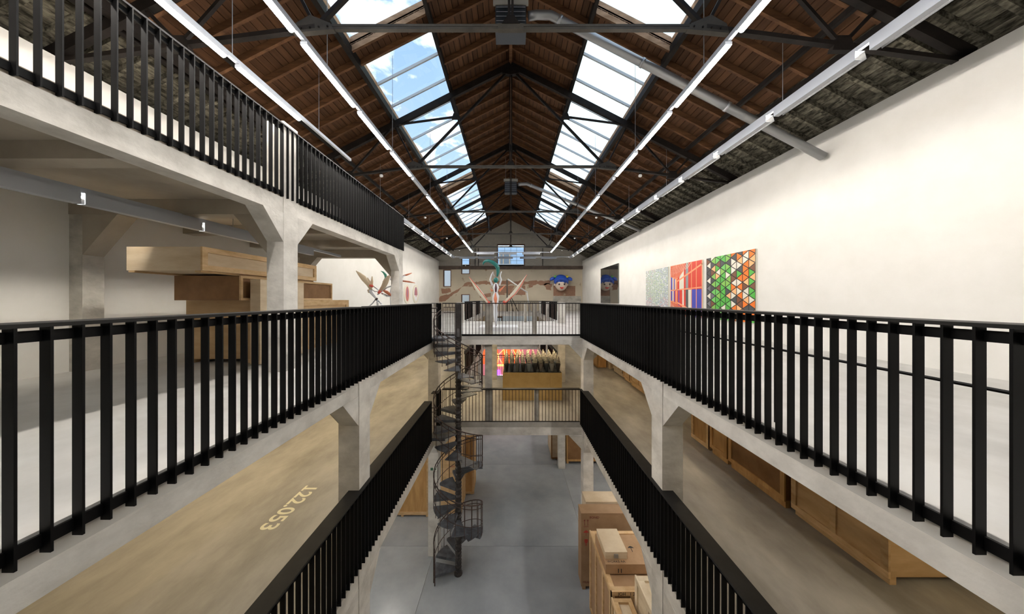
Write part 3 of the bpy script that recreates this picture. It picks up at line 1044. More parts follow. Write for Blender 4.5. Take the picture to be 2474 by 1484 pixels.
def fixture_meshes():
    h = MB().box(-0.055, 0.055, 0, 1.52, 0.0, 0.05)
    FIXM['housing'] = h.mesh('housing'); FIXM['housing'].materials.append(MATS['light_housing'])
    for nm, mt in (('lit', 'tube_lit'), ('off', 'tube_off'), ('warm', 'tube_warm'), ('ground', 'tube_ground_fill')):
        d = MB().prism([(0.045 * math.cos(R(a)), 0.04 * math.sin(R(a))) for a in (180, 216, 252, 288, 324, 360)], 'y', 0.02, 1.50)
        FIXM[nm] = d.mesh('diffuser'); FIXM[nm].materials.append(MATS[mt])
    # wall washer: hooded trough that throws its light outward (+x) and down
    w = MB()
    w.box(-0.07, -0.06, 0, 1.52, -0.10, 0.05)
    w.box(-0.07, 0.10, 0, 1.52, 0.04, 0.05)
    bf = MB()
    bf.hexa([(0.09, 0, 0.045), (0.10, 0, 0.045), (0.10, 1.52, 0.045), (0.09, 1.52, 0.045)], [(0.125, 0, -0.082), (0.133, 0, -0.082), (0.133, 1.52, -0.082), (0.125, 1.52, -0.082)])
    w.box(-0.07, 0.04, 0, 1.52, -0.105, -0.10)
    FIXM['baffle'] = bf.mesh('baffle'); FIXM['baffle'].materials.append(MATS['black_steel'])
    FIXM['hood'] = w.mesh('hood'); FIXM['hood'].materials.append(MATS['light_housing'])
    d = MB().taper([(0.0, 0.02, 0.0), (0.0, 1.50, 0.0)], [0.022, 0.022], 6)
    FIXM['wash'] = d.mesh('tube'); FIXM['wash'].materials.append(MATS['tube_wash'])


fixture_meshes()


def fixture(loc, state, label, group, rot=0.0, wash=False):
    o = empty('light_fixture', loc, label, 'ceiling light', group)
    o.rotation_euler = (0, 0, rot)
    if wash:
        piece('hood', FIXM['hood'], o, (0, 0, 0))
        piece('tube', FIXM['wash'], o, (0, 0, 0))
        piece('baffle', FIXM['baffle'], o, (0, 0, 0))
    else:
        piece('housing', FIXM['housing'], o, (0, 0, 0))
        piece('diffuser', FIXM[state], o, (0, 0, 0))
    return o


def trunking(p, q, label, wires, z=LZ, top=None):
    root = empty('light_track', ((p[0] + q[0]) / 2, (p[1] + q[1]) / 2, z + 0.05), label, 'light track')
    MB().bar((p[0], p[1], z + 0.085), (q[0], q[1], z + 0.085), 0.06, 0.07).build('track', 'light_housing', root)
    for (x, y) in wires:
        MB().tube([(x, y, z + 0.12), (x, y, (top or zb(x) - 0.145) - 0.05)], 0.006, 5).build('cable', 'galvanised', root)
    return root


XI = {-1: -3.25, 1: 3.42}
STEP = 1.755
for s in (-1, 1):
    x = XI[s]
    nm = 'beside the wall of round pictures' if s < 0 else 'beside the wall of square paintings'
    trunking((x, -1.0), (x, 26.2), 'long pale light track hung under the skylight ' + nm, [(x, y) for y in (5.35, 8.3, 12.2, 15.4, 19.0, 22.4, 25.6)])
    off = {-1: (3, 5, 8), 1: (3, 5)}[s]
    for k in range(-3, 12):
        y = 4.74 + STEP * k
        if y + 1.5 > 26.3:
            break
        st = 'off' if k in off else 'lit'
        fixture((x, y, LZ), st, ('lit' if st == 'lit' else 'switched off') + ' skylight batten ' + nm + ', %s from the gable' % ORDN[11 - k],
                'fluorescent battens under the skylights')
# wall washing outer runs
trunking((5.67, -1.0), (5.67, 29.0), 'long pale light track high before the wall of square paintings', [(5.67, y) for y in (6.3, 11.0, 14.5, 18, 22, 26)])
for k in range(-1, 15):
    y = 3.2 + 1.72 * k
    fixture((5.67, y, LZ), 'wash', 'hooded fluorescent trough aimed at the wall of square paintings, %s from the gable' % ORDN[14 - k], 'wall washing troughs', 0, True)
trunking((-5.4, 11.2), (-5.4, 29.0), 'long pale light track high before the wall of round pictures', [(-5.4, y) for y in (12.5, 16, 20, 24)])
for k in range(10):
    y = 11.6 + 1.72 * k
    fixture((-5.4, y + 1.52, LZ), 'wash', 'hooded fluorescent trough aimed at the wall of round pictures, %s from the gable' % ORDN[9 - k], 'wall washing troughs', math.pi, True)
trunking((-4.7, -1.0), (-4.7, 8.85), 'pale light track hung above the raised mezzanine', [(-4.7, y) for y in (5.1, 7.4)])
for k in range(-2, 4):
    y = 3.45 + STEP * k
    if y + 1.5 < 8.3:
        fixture((-4.7, y, LZ), 'lit', 'lit fluorescent batten hung above the raised mezzanine, %s from its gable end' % ORDN[2 - k], 'battens above the mezzanine')
# cross runs at the gable end
trunking((XI[-1] + 0.05, 26.2), (XI[1] - 0.05, 26.2), 'pale light track crossing the hall before the big gable window', [(-1.9, 26.2), (2.0, 26.2)])
for kx, x in enumerate((-2.95, -1.0, 1.0)):
    fixture((x + 1.52, 26.2, LZ), 'wash', 'hooded trough before the big gable window, %s from the painting wall' % ORDN[2 - kx], 'troughs on the cross tracks', R(90), True)
trunking((-5.35, 29.05), (5.62, 29.05), 'pale light track crossing the hall against the gable wall', [(-3.6, 29.05), (3.6, 29.05)])
for kx, x in enumerate((-3.4, -1.6, 0.2, 2.4, 4.4)):
    fixture((x, 29.0, LZ), 'wash', 'hooded trough aimed at the gable wall, %s from the painting wall' % ORDN[4 - kx], 'troughs on the cross tracks', R(-90) + math.pi, True)
# troughs and battens under the slabs
trunking((-5.7, 0.5), (-5.7, 10.1), 'pale light track under the mezzanine ceiling', [(-5.7, 6.2), (-5.7, 9.0)], z=E + 1.36, top=L3 - 0.05)
for k in range(5):
    fixture((-5.7, 2.4 + 1.56 * k, E + 1.36), 'wash', 'hooded fluorescent trough under the mezzanine ceiling, %s from its gable end' % ORDN[4 - k], 'troughs under the mezzanine', math.pi, True)
for s in (-1, 1):
    for k in range(9):
        y = 1.6 + 3.2 * k
        if any(abs(y + 0.75 - c) < 0.9 for c in COLY):
            y += 1.0
        if s < 0 or k % 2 == 0:
            fixture((s * 6.2, y, L2 - 0.252), 'warm', 'warm batten on the middle floor ceiling, %s wall side, %s from the gable' % (SIDE[s], ORDN[8 - k]), 'battens under the upper gallery')
        if True:  # unseen battens, added to brighten the ground floor
            fixture((s * 5.0, y, L1 - 0.252), 'ground', 'added neutral fill batten on the ground floor ceiling, %s wall side, %s from the gable' % (SIDE[s], ORDN[8 - k]), 'added fill battens under the middle floor')

for x in (-1.6, 0.0, 1.6):  # unseen battens, added to brighten the plinth and vases on the lower bridge
    for y in (13.0,):
        fixture((x, y, L2 - 0.252), 'warm', 'added warm fill batten under the upper bridge, ' + ('stair side' if x < -1 else 'crate side' if x > 1 else 'middle one'), 'added fill battens under the upper bridge')
# smoke detectors on the outer ties
for i, y in enumerate(TY[1:]):
    for s in (-1, 1):
        x = 4.55
        d = empty('smoke_detector', (s * x, y, E + 4.3), 'white smoke detector on the %s truss from the gable, %s side' % (ORDN[3 - i], SIDE[s]), 'smoke detector', 'smoke detectors on the trusses')
        MB().lathe([(0.035, 0.0), (0.06, 0.02), (0.065, 0.05), (0.05, 0.085)], (s * x, y, E + 4.3), 10).build('sensor', 'white_metal', d, True)
        MB().box(s * x - 0.04, s * x + 0.04, y - 0.03, y + 0.03, E + 4.385, E + 4.43).build('bracket', 'dark_steel', d)

# heaters under the ridge with silver flues
for i, (y, label, fend) in enumerate(((7.05, 'grey louvred heater under the ridge between the fourth and fifth trusses from the gable', (7.55, 7.3, E + 3.45)),
                                      (17.6, 'grey louvred heater under the ridge between the second and third trusses from the gable', (7.6, 17.7, E + 4.02)))):
    z0, z1 = E + 6.20, E + 7.0
    h = empty('unit_heater', (0.0, y, z0), label, 'heater')
    MB().box(-0.36, 0.36, y, y + 0.34, z0 + 0.03, z1).build('casing', 'unit_grey', h)
    MB().box(-0.41, 0.41, y - 0.03, y + 0.02, z1 - 0.14, z1 + 0.02).build('top_panel', 'unit_cream', h)
    MB().box(-0.34, 0.34, y - 0.02, y + 0.02, z0 + 0.02, z1 - 0.16).build('louvre_box', 'unit_grey', h)
    for k in range(5):
        zz = z1 - 0.19 - 0.105 * k
        MB().hexa([(-0.335, y - 0.02, zz), (0.335, y - 0.02, zz), (0.335, y - 0.005, zz), (-0.335, y - 0.005, zz)],
                  [(-0.335, y - 0.11, zz - 0.085), (0.335, y - 0.11, zz - 0.085), (0.335, y - 0.095, zz - 0.085), (-0.335, y - 0.095, zz - 0.085)]).build('louvre', 'unit_louvre', h)
    MB().box(-0.345, 0.345, y - 0.04, y + 0.30, z0, z0 + 0.06).build('bottom_panel', 'unit_grey', h)
    for sx in (-0.3, 0.3):
        MB().tube([(sx, y + 0.2, z1), (sx, y + 0.2, zb(0.3) - 0.05)], 0.012).build('hanger', 'galvanised', h)
    f = empty('flue_pipe', fend, 'silver flue pipe from the heater beside the %s truss down to the painting wall' % ('fourth' if i == 0 else 'second'), 'pipe')
    MB().tube([(0.42, y + 0.15, z1 - 0.25), (0.62, y + 0.15, z1 - 0.22), (0.95, y + 0.18, z1 - 0.2), fend], 0.095, 12).build('pipe', 'galvanised', f, True)
    d = (Vector(fend) - Vector((0.95, y + 0.18, z1 - 0.2)))
    for t in (0.03, 0.33, 0.64):
        p = Vector((0.95, y + 0.18, z1 - 0.2)) + d * t
        MB().tube([p, p + d.normalized() * 0.07], 0.108, 12).build('collar', 'galvanised', f, True)

# ------------------------------------------------------------------ crates


PANEL = {}


def crate(label, x0, x1, y0, y1, z0, z1, body='plywood', bat='batten', faces='', runners=0.08, t=0.025, w=0.10, mids=0, top=False, cat='crate', group=None, name='wooden_crate', recess=0.0):
    """boarded case with battens on the named faces: l(-x) r(+x) f(-y) b(+y)"""
    c = empty(name, ((x0 + x1) / 2, (y0 + y1) / 2, z0), label, cat, group)
    zr = z0 + runners
    bz1 = z1 - recess
    pan = MB().box(x0 + t, x1 - t, y0 + t, y1 - t, zr, bz1).build('panel', body, c)
    PANEL[c.name] = pan
    if not faces:
        MB().box(x0 + t - 0.004, x1 - t + 0.004, y0 + t - 0.004, y1 - t + 0.004, bz1, bz1 + 0.018).build('lid', body, c)
    def vert(face, a, b, p, q):
        if face == 'l':
            MB().box(x0, x0 + t + 0.003, a, b, p, q).build('batten', bat, c)
        if face == 'r':
            MB().box(x1 - t - 0.003, x1, a, b, p, q).build('batten', bat, c)
        if face == 'f':
            MB().box(a, b, y0, y0 + t + 0.003, p, q).build('batten', bat, c)
        if face == 'b':
            MB().box(a, b, y1 - t - 0.003, y1, p, q).build('batten', bat, c)
    for fc in faces:
        a, b = (y0, y1) if fc in 'lr' else (x0, x1)
        if fc in 'fb':
            a, b = a + 0.001, b - 0.001
        vert(fc, a, b, zr, zr + w)
        vert(fc, a, b, z1 - w, z1 - 0.001)
        vert(fc, a, a + w, zr + w, z1 - w)
        vert(fc, b - w, b, zr + w, z1 - w)
        for k in range(mids):
            u = a + (b - a) * (k + 1) / (mids + 1)
            vert(fc, u - w / 2, u + w / 2, zr + w, z1 - w)
    if top:
        zt = bz1
        for (p, q, r_, u) in ((x0 + t, x1 - t, y0 + t, y0 + t + w), (x0 + t, x1 - t, y1 - t - w, y1 - t), (x0 + t, x0 + t + w, y0 + t + w, y1 - t - w), (x1 - t - w, x1 - t, y0 + t + w, y1 - t - w)):
            MB().box(p, q, r_, u, zt, max(z1, zt + 0.025)).build('batten', bat, c)
    if runners > 0.02:
        n = 2 if (x1 - x0) < 1.6 else 3
        for k in range(n):
            u = x0 + 0.06 + (x1 - x0 - 0.22) * k / (n - 1)
            MB().box(u, u + 0.10, y0 + t + 0.002, y1 - t - 0.002, z0, zr).build('runner', bat, c)
    return c


RF = (R(90), 0, 0)             # lettering on a face that looks toward -y
# ground floor, +x side
c1 = crate('tall smooth tan crate with red arrow, umbrella and glass marks', 2.15, 4.2, 9.30, 9.76, 0, 2.34, 'hardboard_pale', 'hardboard_pale', '', 0.1)
text('BONID', 0.095, 'stencil_dark_red', PANEL[c1.name], (2.43, 9.318, 2.20), RF)
text('FRAGILE', 0.10, 'stencil_dark_red', PANEL[c1.name], (2.22, 9.318, 0.20), RF)
def mark(c, poly, y, mat='stencil_red'):
    MB().prism(poly, 'y', y - 0.002, y + 0.002).build('stencil_mark', mat, PANEL[c.name])
for dx in (0, 0.10):
    mark(c1, [(2.27 + dx, 1.98), (2.285 + dx, 1.98), (2.285 + dx, 2.12), (2.305 + dx, 2.12), (2.2775 + dx, 2.18), (2.25 + dx, 2.12), (2.27 + dx, 2.12)], 9.32, 'stencil_dark_red')
mark(c1, [(2.25, 1.94), (2.40, 1.94), (2.40, 1.953), (2.25, 1.953)], 9.32, 'stencil_dark_red')
mark(c1, [(2.24 + 0.17 * i / 8, 1.76 + 0.075 * math.sin(math.pi * i / 8)) for i in range(9)], 9.32)
mark(c1, [(2.318, 1.66), (2.33, 1.66), (2.33, 1.77), (2.318, 1.77)], 9.32)
mark(c1, [(2.28, 1.56), (2.27, 1.50), (2.29, 1.44), (2.36, 1.44), (2.38, 1.50), (2.37, 1.56)], 9.32)
mark(c1, [(2.31, 1.36), (2.34, 1.36), (2.335, 1.44), (2.315, 1.44)], 9.32)
crate('flat topped pale crate standing behind the tall tan crate', 2.42, 3.95, 9.80, 10.38, 0, 2.36, 'plywood_pale', 'batten_pale', '', 0.08)
c3 = crate('large battened crate carrying the flat brown case', 2.27, 3.8, 6.88, 8.72, 0, 2.30, 'hardboard_pale', 'batten', 'lf', 0.06, 0.03, 0.10, 2, True, recess=0.04)
text('JOH   1 2', 0.10, 'stencil_black', PANEL[c3.name], (2.44, 6.877, 2.215), RF)
c4 = crate('flat brown case with black umbrella stencil lying on the battened crate', 2.30, 3.7, 7.32, 8.24, 2.302, 2.52, 'hardboard_pale', 'batten', '', 0.0, 0.003)
text('WORKS AA', 0.085, 'stencil_black', PANEL[c4.name], (2.36, 7.37, 2.5395), (0, 0, 0))
mark(c4, [(2.60, 2.33), (2.62, 2.33), (2.62, 2.43), (2.60, 2.43)], 7.320, 'stencil_black')
mark(c4, [(2.67, 2.33), (2.69, 2.33), (2.69, 2.43), (2.67, 2.43)], 7.320, 'stencil_black')
MB().prism([(3.02 + 0.16 * i / 8, 7.80 + 0.06 * math.sin(math.pi * i / 8)) for i in range(9)], 'z', 2.539, 2.5405).build('stencil_mark', 'stencil_black', PANEL[c4.name])
MB().prism([(3.09, 7.68), (3.105, 7.68), (3.105, 7.81), (3.09, 7.81)], 'z', 2.539, 2.5405).build('stencil_mark', 'stencil_black', PANEL[c4.name])
c5 = crate('long narrow wooden box with a steel clasp on the flat brown case', 2.33, 2.88, 7.46, 8.22, 2.542, 2.70, 'plywood_pale', 'batten_pale', '', 0.0, 0.003, name='wooden_box', cat='box')
MB().box(2.55, 2.65, 7.445, 7.463, 2.58, 2.67).build('clasp', 'galvanised', c5)
crate('open framed crate with white top panel in front of the battened crate', 2.27, 2.74, 6.15, 6.84, 0, 2.22, 'batten_pale', 'batten', 'lf', 0.06, 0.03, 0.09, 0, True, recess=0.05)
crate('pale new framed crate taller than the battened crate beside it', 2.78, 3.6, 5.55, 6.78, 0, 2.78, 'batten_pale', 'batten_pale', 'lf', 0.06, 0.03, 0.12, 1, True, recess=0.05)
crate('slim red sided crate by the ground floor column under the bridge', 2.25, 2.72, 16.9, 18.6, 0, 2.4, 'plywood_pale', 'hardboard', 'f', 0.05, 0.03, 0.07)
crate('wide amber crate on yellow skids by the ground floor column', 3.0, 5.0, 16.45, 18.3, 0, 2.5, 'hardboard', 'plywood_amber', 'lf', 0.13, 0.03, 0.10, 0)
# ground floor, -x side
crate('big amber plywood crate with knots under the middle floor', -5.6, -3.34, 12.42, 13.8, 0, 2.9, 'plywood_amber', 'batten', 'f', 0.09, 0.03, 0.12)
c6 = crate('brown panelled crate standing close behind the spiral stair', -3.2, -2.05, 12.55, 13.75, 0, 2.75, 'plywood', 'batten', 'fr', 0.06, 0.03, 0.10, 1)
text('ART', 0.10, 'stencil_red', PANEL[c6.name], (-2.5, 12.548, 1.98), RF)
crate('tall amber crate with black stencil marks behind the spiral stair', -2.35, -1.68, 13.85, 14.9, 0, 2.6, 'plywood_amber', 'batten', 'f', 0.04, 0.03, 0.08)
# middle floor, along the +x wall
crate('dark brown framed crate at the middle floor column', 5.70, 7.2, 8.72, 9.55, L1, L1 + 1.9, 'plywood_amber', 'batten', 'lf', 0.05, 0.03, 0.11)
crate('streaky amber plywood crate between two brown framed crates', 5.70, 7.2, 7.98, 8.66, L1, L1 + 1.8, 'plywood_amber', 'plywood_amber', 'l', 0.16, 0.03, 0.10)
crate('reddish brown hardboard crate with amber edges on the middle floor', 5.70, 7.2, 6.3, 7.92, L1, L1 + 2.0, 'hardboard', 'plywood_amber', 'l', 0.16, 0.03, 0.10)
crate('tan plywood crate next to the reddish hardboard crate', 5.75, 7.2, 4.6, 6.2, L1, L1 + 1.7, 'plywood', 'batten', 'l', 0.12, 0.03, 0.10, 1)
crate('long olive tan crate with two upright battens on the middle floor', 6.12, 7.4, 12.6, 15.5, L1, L1 + 2.0, 'plywood', 'batten', 'l', 0.16, 0.03, 0.09, 2)
crate('small panelled crate between the olive crate and the slotted crates', 6.18, 7.4, 15.75, 16.6, L1, L1 + 1.5, 'plywood', 'batten', 'lf', 0.12, 0.03, 0.09)
crate('low slotted tan crate on the middle floor', 6.25, 7.4, 17.0, 18.5, L1, L1 + 1.6, 'plywood', 'batten_pale', 'l', 0.2, 0.03, 0.12, 1)
crate('small pale crate wedged beside the square amber crate', 6.15, 6.6, 18.9, 19.9, L1, L1 + 1.4, 'plywood_pale', 'batten_pale', 'f', 0.03, 0.03, 0.08)
crate('square amber framed crate at the gable end of the crate row', 5.52, 6.1, 19.3, 20.4, L1, L1 + 1.3, 'plywood_amber', 'plywood_amber', 'fl', 0.02, 0.03, 0.09)
# upper gallery, below the mezzanine
crate('long low tan crate at the bottom of the mezzanine stack', -6.4, -5.0, 5.9, 9.33, L2, E - 0.02, 'plywood', 'batten', 'r', 0.08, 0.03, 0.14)
crate('brown hardboard crate in the middle of the mezzanine stack', -6.3, -5.0, 5.6, 8.47, E - 0.018, E + 0.44, 'hardboard', 'batten', 'r', 0.0, 0.03, 0.045, 1)
crate('pale framed crate on top of the mezzanine stack', -6.3, -5.0, 4.9, 7.78, E + 0.442, E + 0.86, 'plywood_pale', 'batten', 'r', 0.03, 0.03, 0.09)
crate('upright pale plywood case leaning beside the mezzanine stack', -4.96, -4.72, 5.7, 6.95, L2, E + 0.36, 'plywood_pale', 'plywood_pale', '', 0.02)

# ------------------------------------------------------------------ painted number on the middle floor
num = text('122.053', 0.44, 'floor_paint', None, (-4.80, 7.10, L1 + 0.002), (0, 0, R(-90)), 'floor_number', 0.0005, 0.98, 0.008)
piece('serif', MB().box(0.0, 0.19, -0.005, 0.04, -0.001, 0.0008).mesh('serif'), num, (0, 0, 0), None, 'floor_paint')
tag(num, 'worn cream number painted on the middle floor', 'floor marking')

# small evacuation sign on the column by the stair
sg = empty('exit_sign', (-2.78, 10.515, 3.0), 'small green and white evacuation sign on a ground floor column', 'sign')
MB().box(-2.80, -2.56, 10.505, 10.528, 3.0, 3.11).build('sign_plate', 'sign_white', sg)
MB().box(-2.79, -2.70, 10.500, 10.506, 3.01, 3.10).build('pictogram', 'sign_green', sg)
MB().prism([(-2.68, 3.04), (-2.62, 3.04), (-2.62, 3.02), (-2.58, 3.055), (-2.62, 3.09), (-2.62, 3.07), (-2.68, 3.07)], 'y', 10.500, 10.506).build('arrow', 'sign_green', sg)

# ------------------------------------------------------------------ vase display on the lower bridge
pl = empty('gold_plinth', (0.94, 14.0, L1), 'large plain ochre gold plinth on the lower bridge', 'plinth')
gx0, gx1, gy0, gy1 = -0.35, 2.22, 13.1, 15.0
zt = L1 + 1.19
for k in range(5):
    a = gx0 + (gx1 - gx0) * k / 5
    MB().box(a + 0.002, a + (gx1 - gx0) / 5 - 0.002, gy0, gy0 + 0.03, L1 + 0.11, zt).build('front_panel', 'gold_plinth', pl)
MB().box(gx0, gx1, gy0 + 0.03, gy1, L1, zt - 0.001).build('body', 'gold_plinth', pl)
MB().box(gx0, gx1, gy0 - 0.005, gy0 + 0.03, L1, L1 + 0.105).build('skirting', 'gold_plinth', pl)
tr = MB().box(gx0 + 0.03, gx1 - 0.03, gy0 + 0.03, gy1 - 0.03, zt, zt + 0.02).build('black_tray', 'black_tray')
tag(tr, 'flat black tray on the gold plinth under the vases', 'tray')
VB = MB().lathe([(0.055, 0), (0.06, 0.02), (0.075, 0.12), (0.105, 0.28), (0.108, 0.33), (0.092, 0.36)], n=14)
VN = MB().lathe([(0.092, 0.36), (0.088, 0.40), (0.070, 0.50), (0.048, 0.60), (0.024, 0.68), (0.014, 0.71), (0.02, 0.725), (0.004, 0.75)], n=14)
VR = MB()
for (r, z) in ((0.093, 0.385), (0.084, 0.445), (0.070, 0.505), (0.055, 0.565), (0.038, 0.625)):
    VR.lathe([(r, z - 0.013), (r + 0.012, z - 0.006), (r + 0.010, z + 0.008), (r - 0.004, z + 0.016)], n=14)
VNm = VN.mesh('neck', smooth=True); VNm.materials.append(MATS['vase_cream'])
VRm = VR.mesh('bands'); VRm.materials.append(MATS['vase_black'])
tone = [('vase_black', 'black'), ('vase_charcoal', 'dark charcoal'), ('vase_grey', 'mid grey'), ('vase_black', 'black'), ('vase_blue_grey', 'blue grey'),
        ('vase_black', 'black'), ('vase_taupe', 'taupe'), ('vase_charcoal', 'dark charcoal'), ('vase_pale', 'pale grey'), ('vase_black', 'black')]
VBm = {}
for t, _ in tone:
    if t not in VBm:
        VBm[t] = VB.mesh('body', smooth=True); VBm[t].materials.append(MATS[t])
for r_ in range(4):
    for k in range(10):
        t, wd = tone[(k + r_ * 3) % 10]
        x = gx0 + 0.15 + (gx1 - gx0 - 0.30) * k / 9 + random.uniform(-0.015, 0.015)
        y = gy0 + 0.20 + 0.46 * r_ + random.uniform(-0.03, 0.03)
        rows = ORDN[r_]
        v = empty('vase', (x, y, zt + 0.02), '%s cream necked vase on gold plinth, %s row from railing, %s from neon display' % (wd, rows, ORDN[k]), 'vase', 'vases on the gold plinth')
        piece('body', VBm[t], v, (0, 0, 0))
        nk = piece('neck', VNm, v, (0, 0, 0))
        piece('bands', VRm, nk, (0, 0, 0))

# ------------------------------------------------------------------ pictures
def colour_mesh(name, quads, parent, th=None):
    me = bpy.data.meshes.new(name)
    vs, fs, cols = [], [], []
    off = world_loc(parent)
    for pts, c in quads:
        k = len(vs)
        vs += [tuple(Vector(p) - off) for p in pts]
        fs.append(tuple(range(k, k + len(pts))))
        cols.append(c)
    me.from_pydata(vs, [], fs)
    a = me.color_attributes.new('Col', 'FLOAT_COLOR', 'CORNER')
    for p in me.polygons:
        for li in p.loop_indices:
            a.data[li].color = (*cols[p.index], 1)
    me.materials.append(MATS['print'])
    o = bpy.data.objects.new(name, me)
    COL.objects.link(o)
    o.parent = parent
    return o


PT, PB = E + 1.57, E - 0.74
PX = XW - 0.055


def painting(ya, yb_, label):
    p = empty('painting', (XW - 0.03, (ya + yb_) / 2, PB), label, 'painting')
    MB().box(PX + 0.002, XW - 0.002, ya, yb_, PB, PT).build('canvas', 'canvas_edge', p)
    return p


def pp(ya, yb_, u, v, d=0.0):
    """u: 0 at the gable side .. 1 towards the hall entrance, v: 0 bottom .. 1 top"""
    return (PX - d, yb_ + (ya - yb_) * u, PB + (PT - PB) * v)


# green, orange and grey triangle lattice
ya, yb_ = 9.35, 11.70
p1 = painting(ya, yb_, 'square painting of green, orange and brown triangles in a black lattice')
q = [([pp(ya, yb_, 0, 0), pp(ya, yb_, 1, 0), pp(ya, yb_, 1, 1), pp(ya, yb_, 0, 1)], (0.022, 0.02, 0.02))]
rnd = random.Random(4)
NX, NZ = 9, 8
G = [(0.10, 0.46, 0.07), (0.17, 0.55, 0.13), (0.24, 0.50, 0.10)]
O = [(0.86, 0.20, 0.02), (0.86, 0.20, 0.02), (0.90, 0.48, 0.22)]
W = [(0.80, 0.76, 0.66)]
D = [(0.075, 0.08, 0.085), (0.20, 0.085, 0.045)]
K = [(0.17, 0.17, 0.19)]


def tri_col(u):
    r = rnd.random()
    if u < 0.15:
        return rnd.choice(K + W + D)
    if u < 0.55:
        return rnd.choice(G) if r < 0.62 else rnd.choice(W + D + O[2:])
    return rnd.choice(O) if r < 0.55 else rnd.choice(W + W + D + G[:1])


for i in range(NX + 1):
    for j in range(-1, 2 * NZ):
        # columns of upright triangles pointing left and right
        u0, u1 = i / NX, (i + 1) / NX
        h = 1.0 / NZ
        v = j * h / 2
        if (i + j) % 2 == 0:
            T = [(u0, v), (u1, v + h / 2), (u0, v + h)]
        else:
            T = [(u1, v), (u1, v + h), (u0, v + h / 2)]
        cx = sum(t[0] for t in T) / 3; cy = sum(t[1] for t in T) / 3
        if cx > 0.99 or max(t[0] for t in T) > 1.001:
            continue
        T = [(cx + (a - cx) * 0.84, cy + (b - cy) * 0.84) for a, b in T]
        T = [(min(max(a, 0.005), 0.995), min(max(b, 0.0), 1.0)) for a, b in T]
        if max(b for a, b in T) - min(b for a, b in T) < 0.01:
            continue
        skew = lambda a, b: pp(ya, yb_, a, b, 0.003)
        q.append(([skew(a, b) for a, b in T], tri_col(cx)))
colour_mesh('painted_surface', q, p1)

# red, blue and cream stripes with coral girders
ya, yb_ = 11.95, 14.30
p2 = painting(ya, yb_, 'square painting of red, blue and cream stripes with coral lines')
CR = (0.90, 0.36, 0.19); RD = (0.68, 0.06, 0.035); BL = (0.065, 0.075, 0.45); CM_ = (0.80, 0.76, 0.64); GY = (0.30, 0.31, 0.31); DG = (0.09, 0.10, 0.10)
q = [([pp(ya, yb_, 0, 0), pp(ya, yb_, 1, 0), pp(ya, yb_, 1, 1), pp(ya, yb_, 0, 1)], RD)]


def rect(u0, u1, v0, v1, c, d=0.003):
    q.append(([pp(ya, yb_, u0, v0, d), pp(ya, yb_, u1, v0, d), pp(ya, yb_, u1, v1, d), pp(ya, yb_, u0, v1, d)], c))


us = [0, 0.06, 0.11, 0.15, 0.19, 0.23, 0.28, 0.31, 0.35, 0.41, 0.46, 0.52, 0.60, 0.70, 0.84, 1.0]
upc = [BL, CM_, BL, CM_, CR, RD, RD, CM_, CM_, CM_, RD, GY, RD, RD, RD]
loc_ = [BL, CM_, BL, RD, CR, RD, BL, RD, RD, CM_, RD, DG, CM_, BL, BL]
for i in range(15):
    rect(us[i], us[i + 1], 0.5, 1, upc[i]); rect(us[i], us[i + 1], 0, 0.5, loc_[i])


def line(u0, v0, u1, v1, w, c=CR, d=0.006):
    a, b = Vector((u0, v0)), Vector((u1, v1))
    n = Vector((-(b - a).y, (b - a).x)).normalized() * w / 2
    q.append(([pp(ya, yb_, *(a + n), d), pp(ya, yb_, *(b + n), d), pp(ya, yb_, *(b - n), d), pp(ya, yb_, *(a - n), d)], c))


for u in (0.0, 0.11, 0.19, 0.23, 0.70, 0.84, 0.995):
    line(u, 0, u, 1, 0.02)
line(0, 0.5, 1, 0.53, 0.022)
line(0.2, 0.66, 1, 0.93, 0.03); line(0.2, 0.27, 1, -0.12 + 0.14, 0.03)
q.append(([pp(ya, yb_, 0, 0.78, 0.005), pp(ya, yb_, 0.22, 0.70, 0.005), pp(ya, yb_, 0.45, 0.86, 0.005), pp(ya, yb_, 0.5, 1, 0.005), pp(ya, yb_, 0, 1, 0.005)], (0.78, 0.26, 0.13)))
q.append(([pp(ya, yb_, 0, 0, 0.005), pp(ya, yb_, 0.62, 0, 0.005), pp(ya, yb_, 0.2, 0.26, 0.005), pp(ya, yb_, 0, 0.3, 0.005)], (0.78, 0.26, 0.13)))
for i in range(10):
    line(0.02 + 0.06 * i, 0.80 + 0.01 * i, 0.10 + 0.065 * i, 0.99, 0.012, (0.90, 0.66, 0.50), 0.008)
    line(0.0, 0.80 + 0.02 * i, 0.32 + 0.02 * i, 0.74 + 0.026 * i, 0.010, RD, 0.008)
    line(0.03 + 0.04 * i, 0.01, 0.02 + 0.025 * i, 0.25 - 0.018 * i, 0.012, (0.90, 0.66, 0.50), 0.008)
    line(0.0, 0.02 + 0.026 * i, 0.55 - 0.03 * i, 0.01 + 0.022 * i, 0.010, RD, 0.008)
colour_mesh('painted_surface', q, p2)

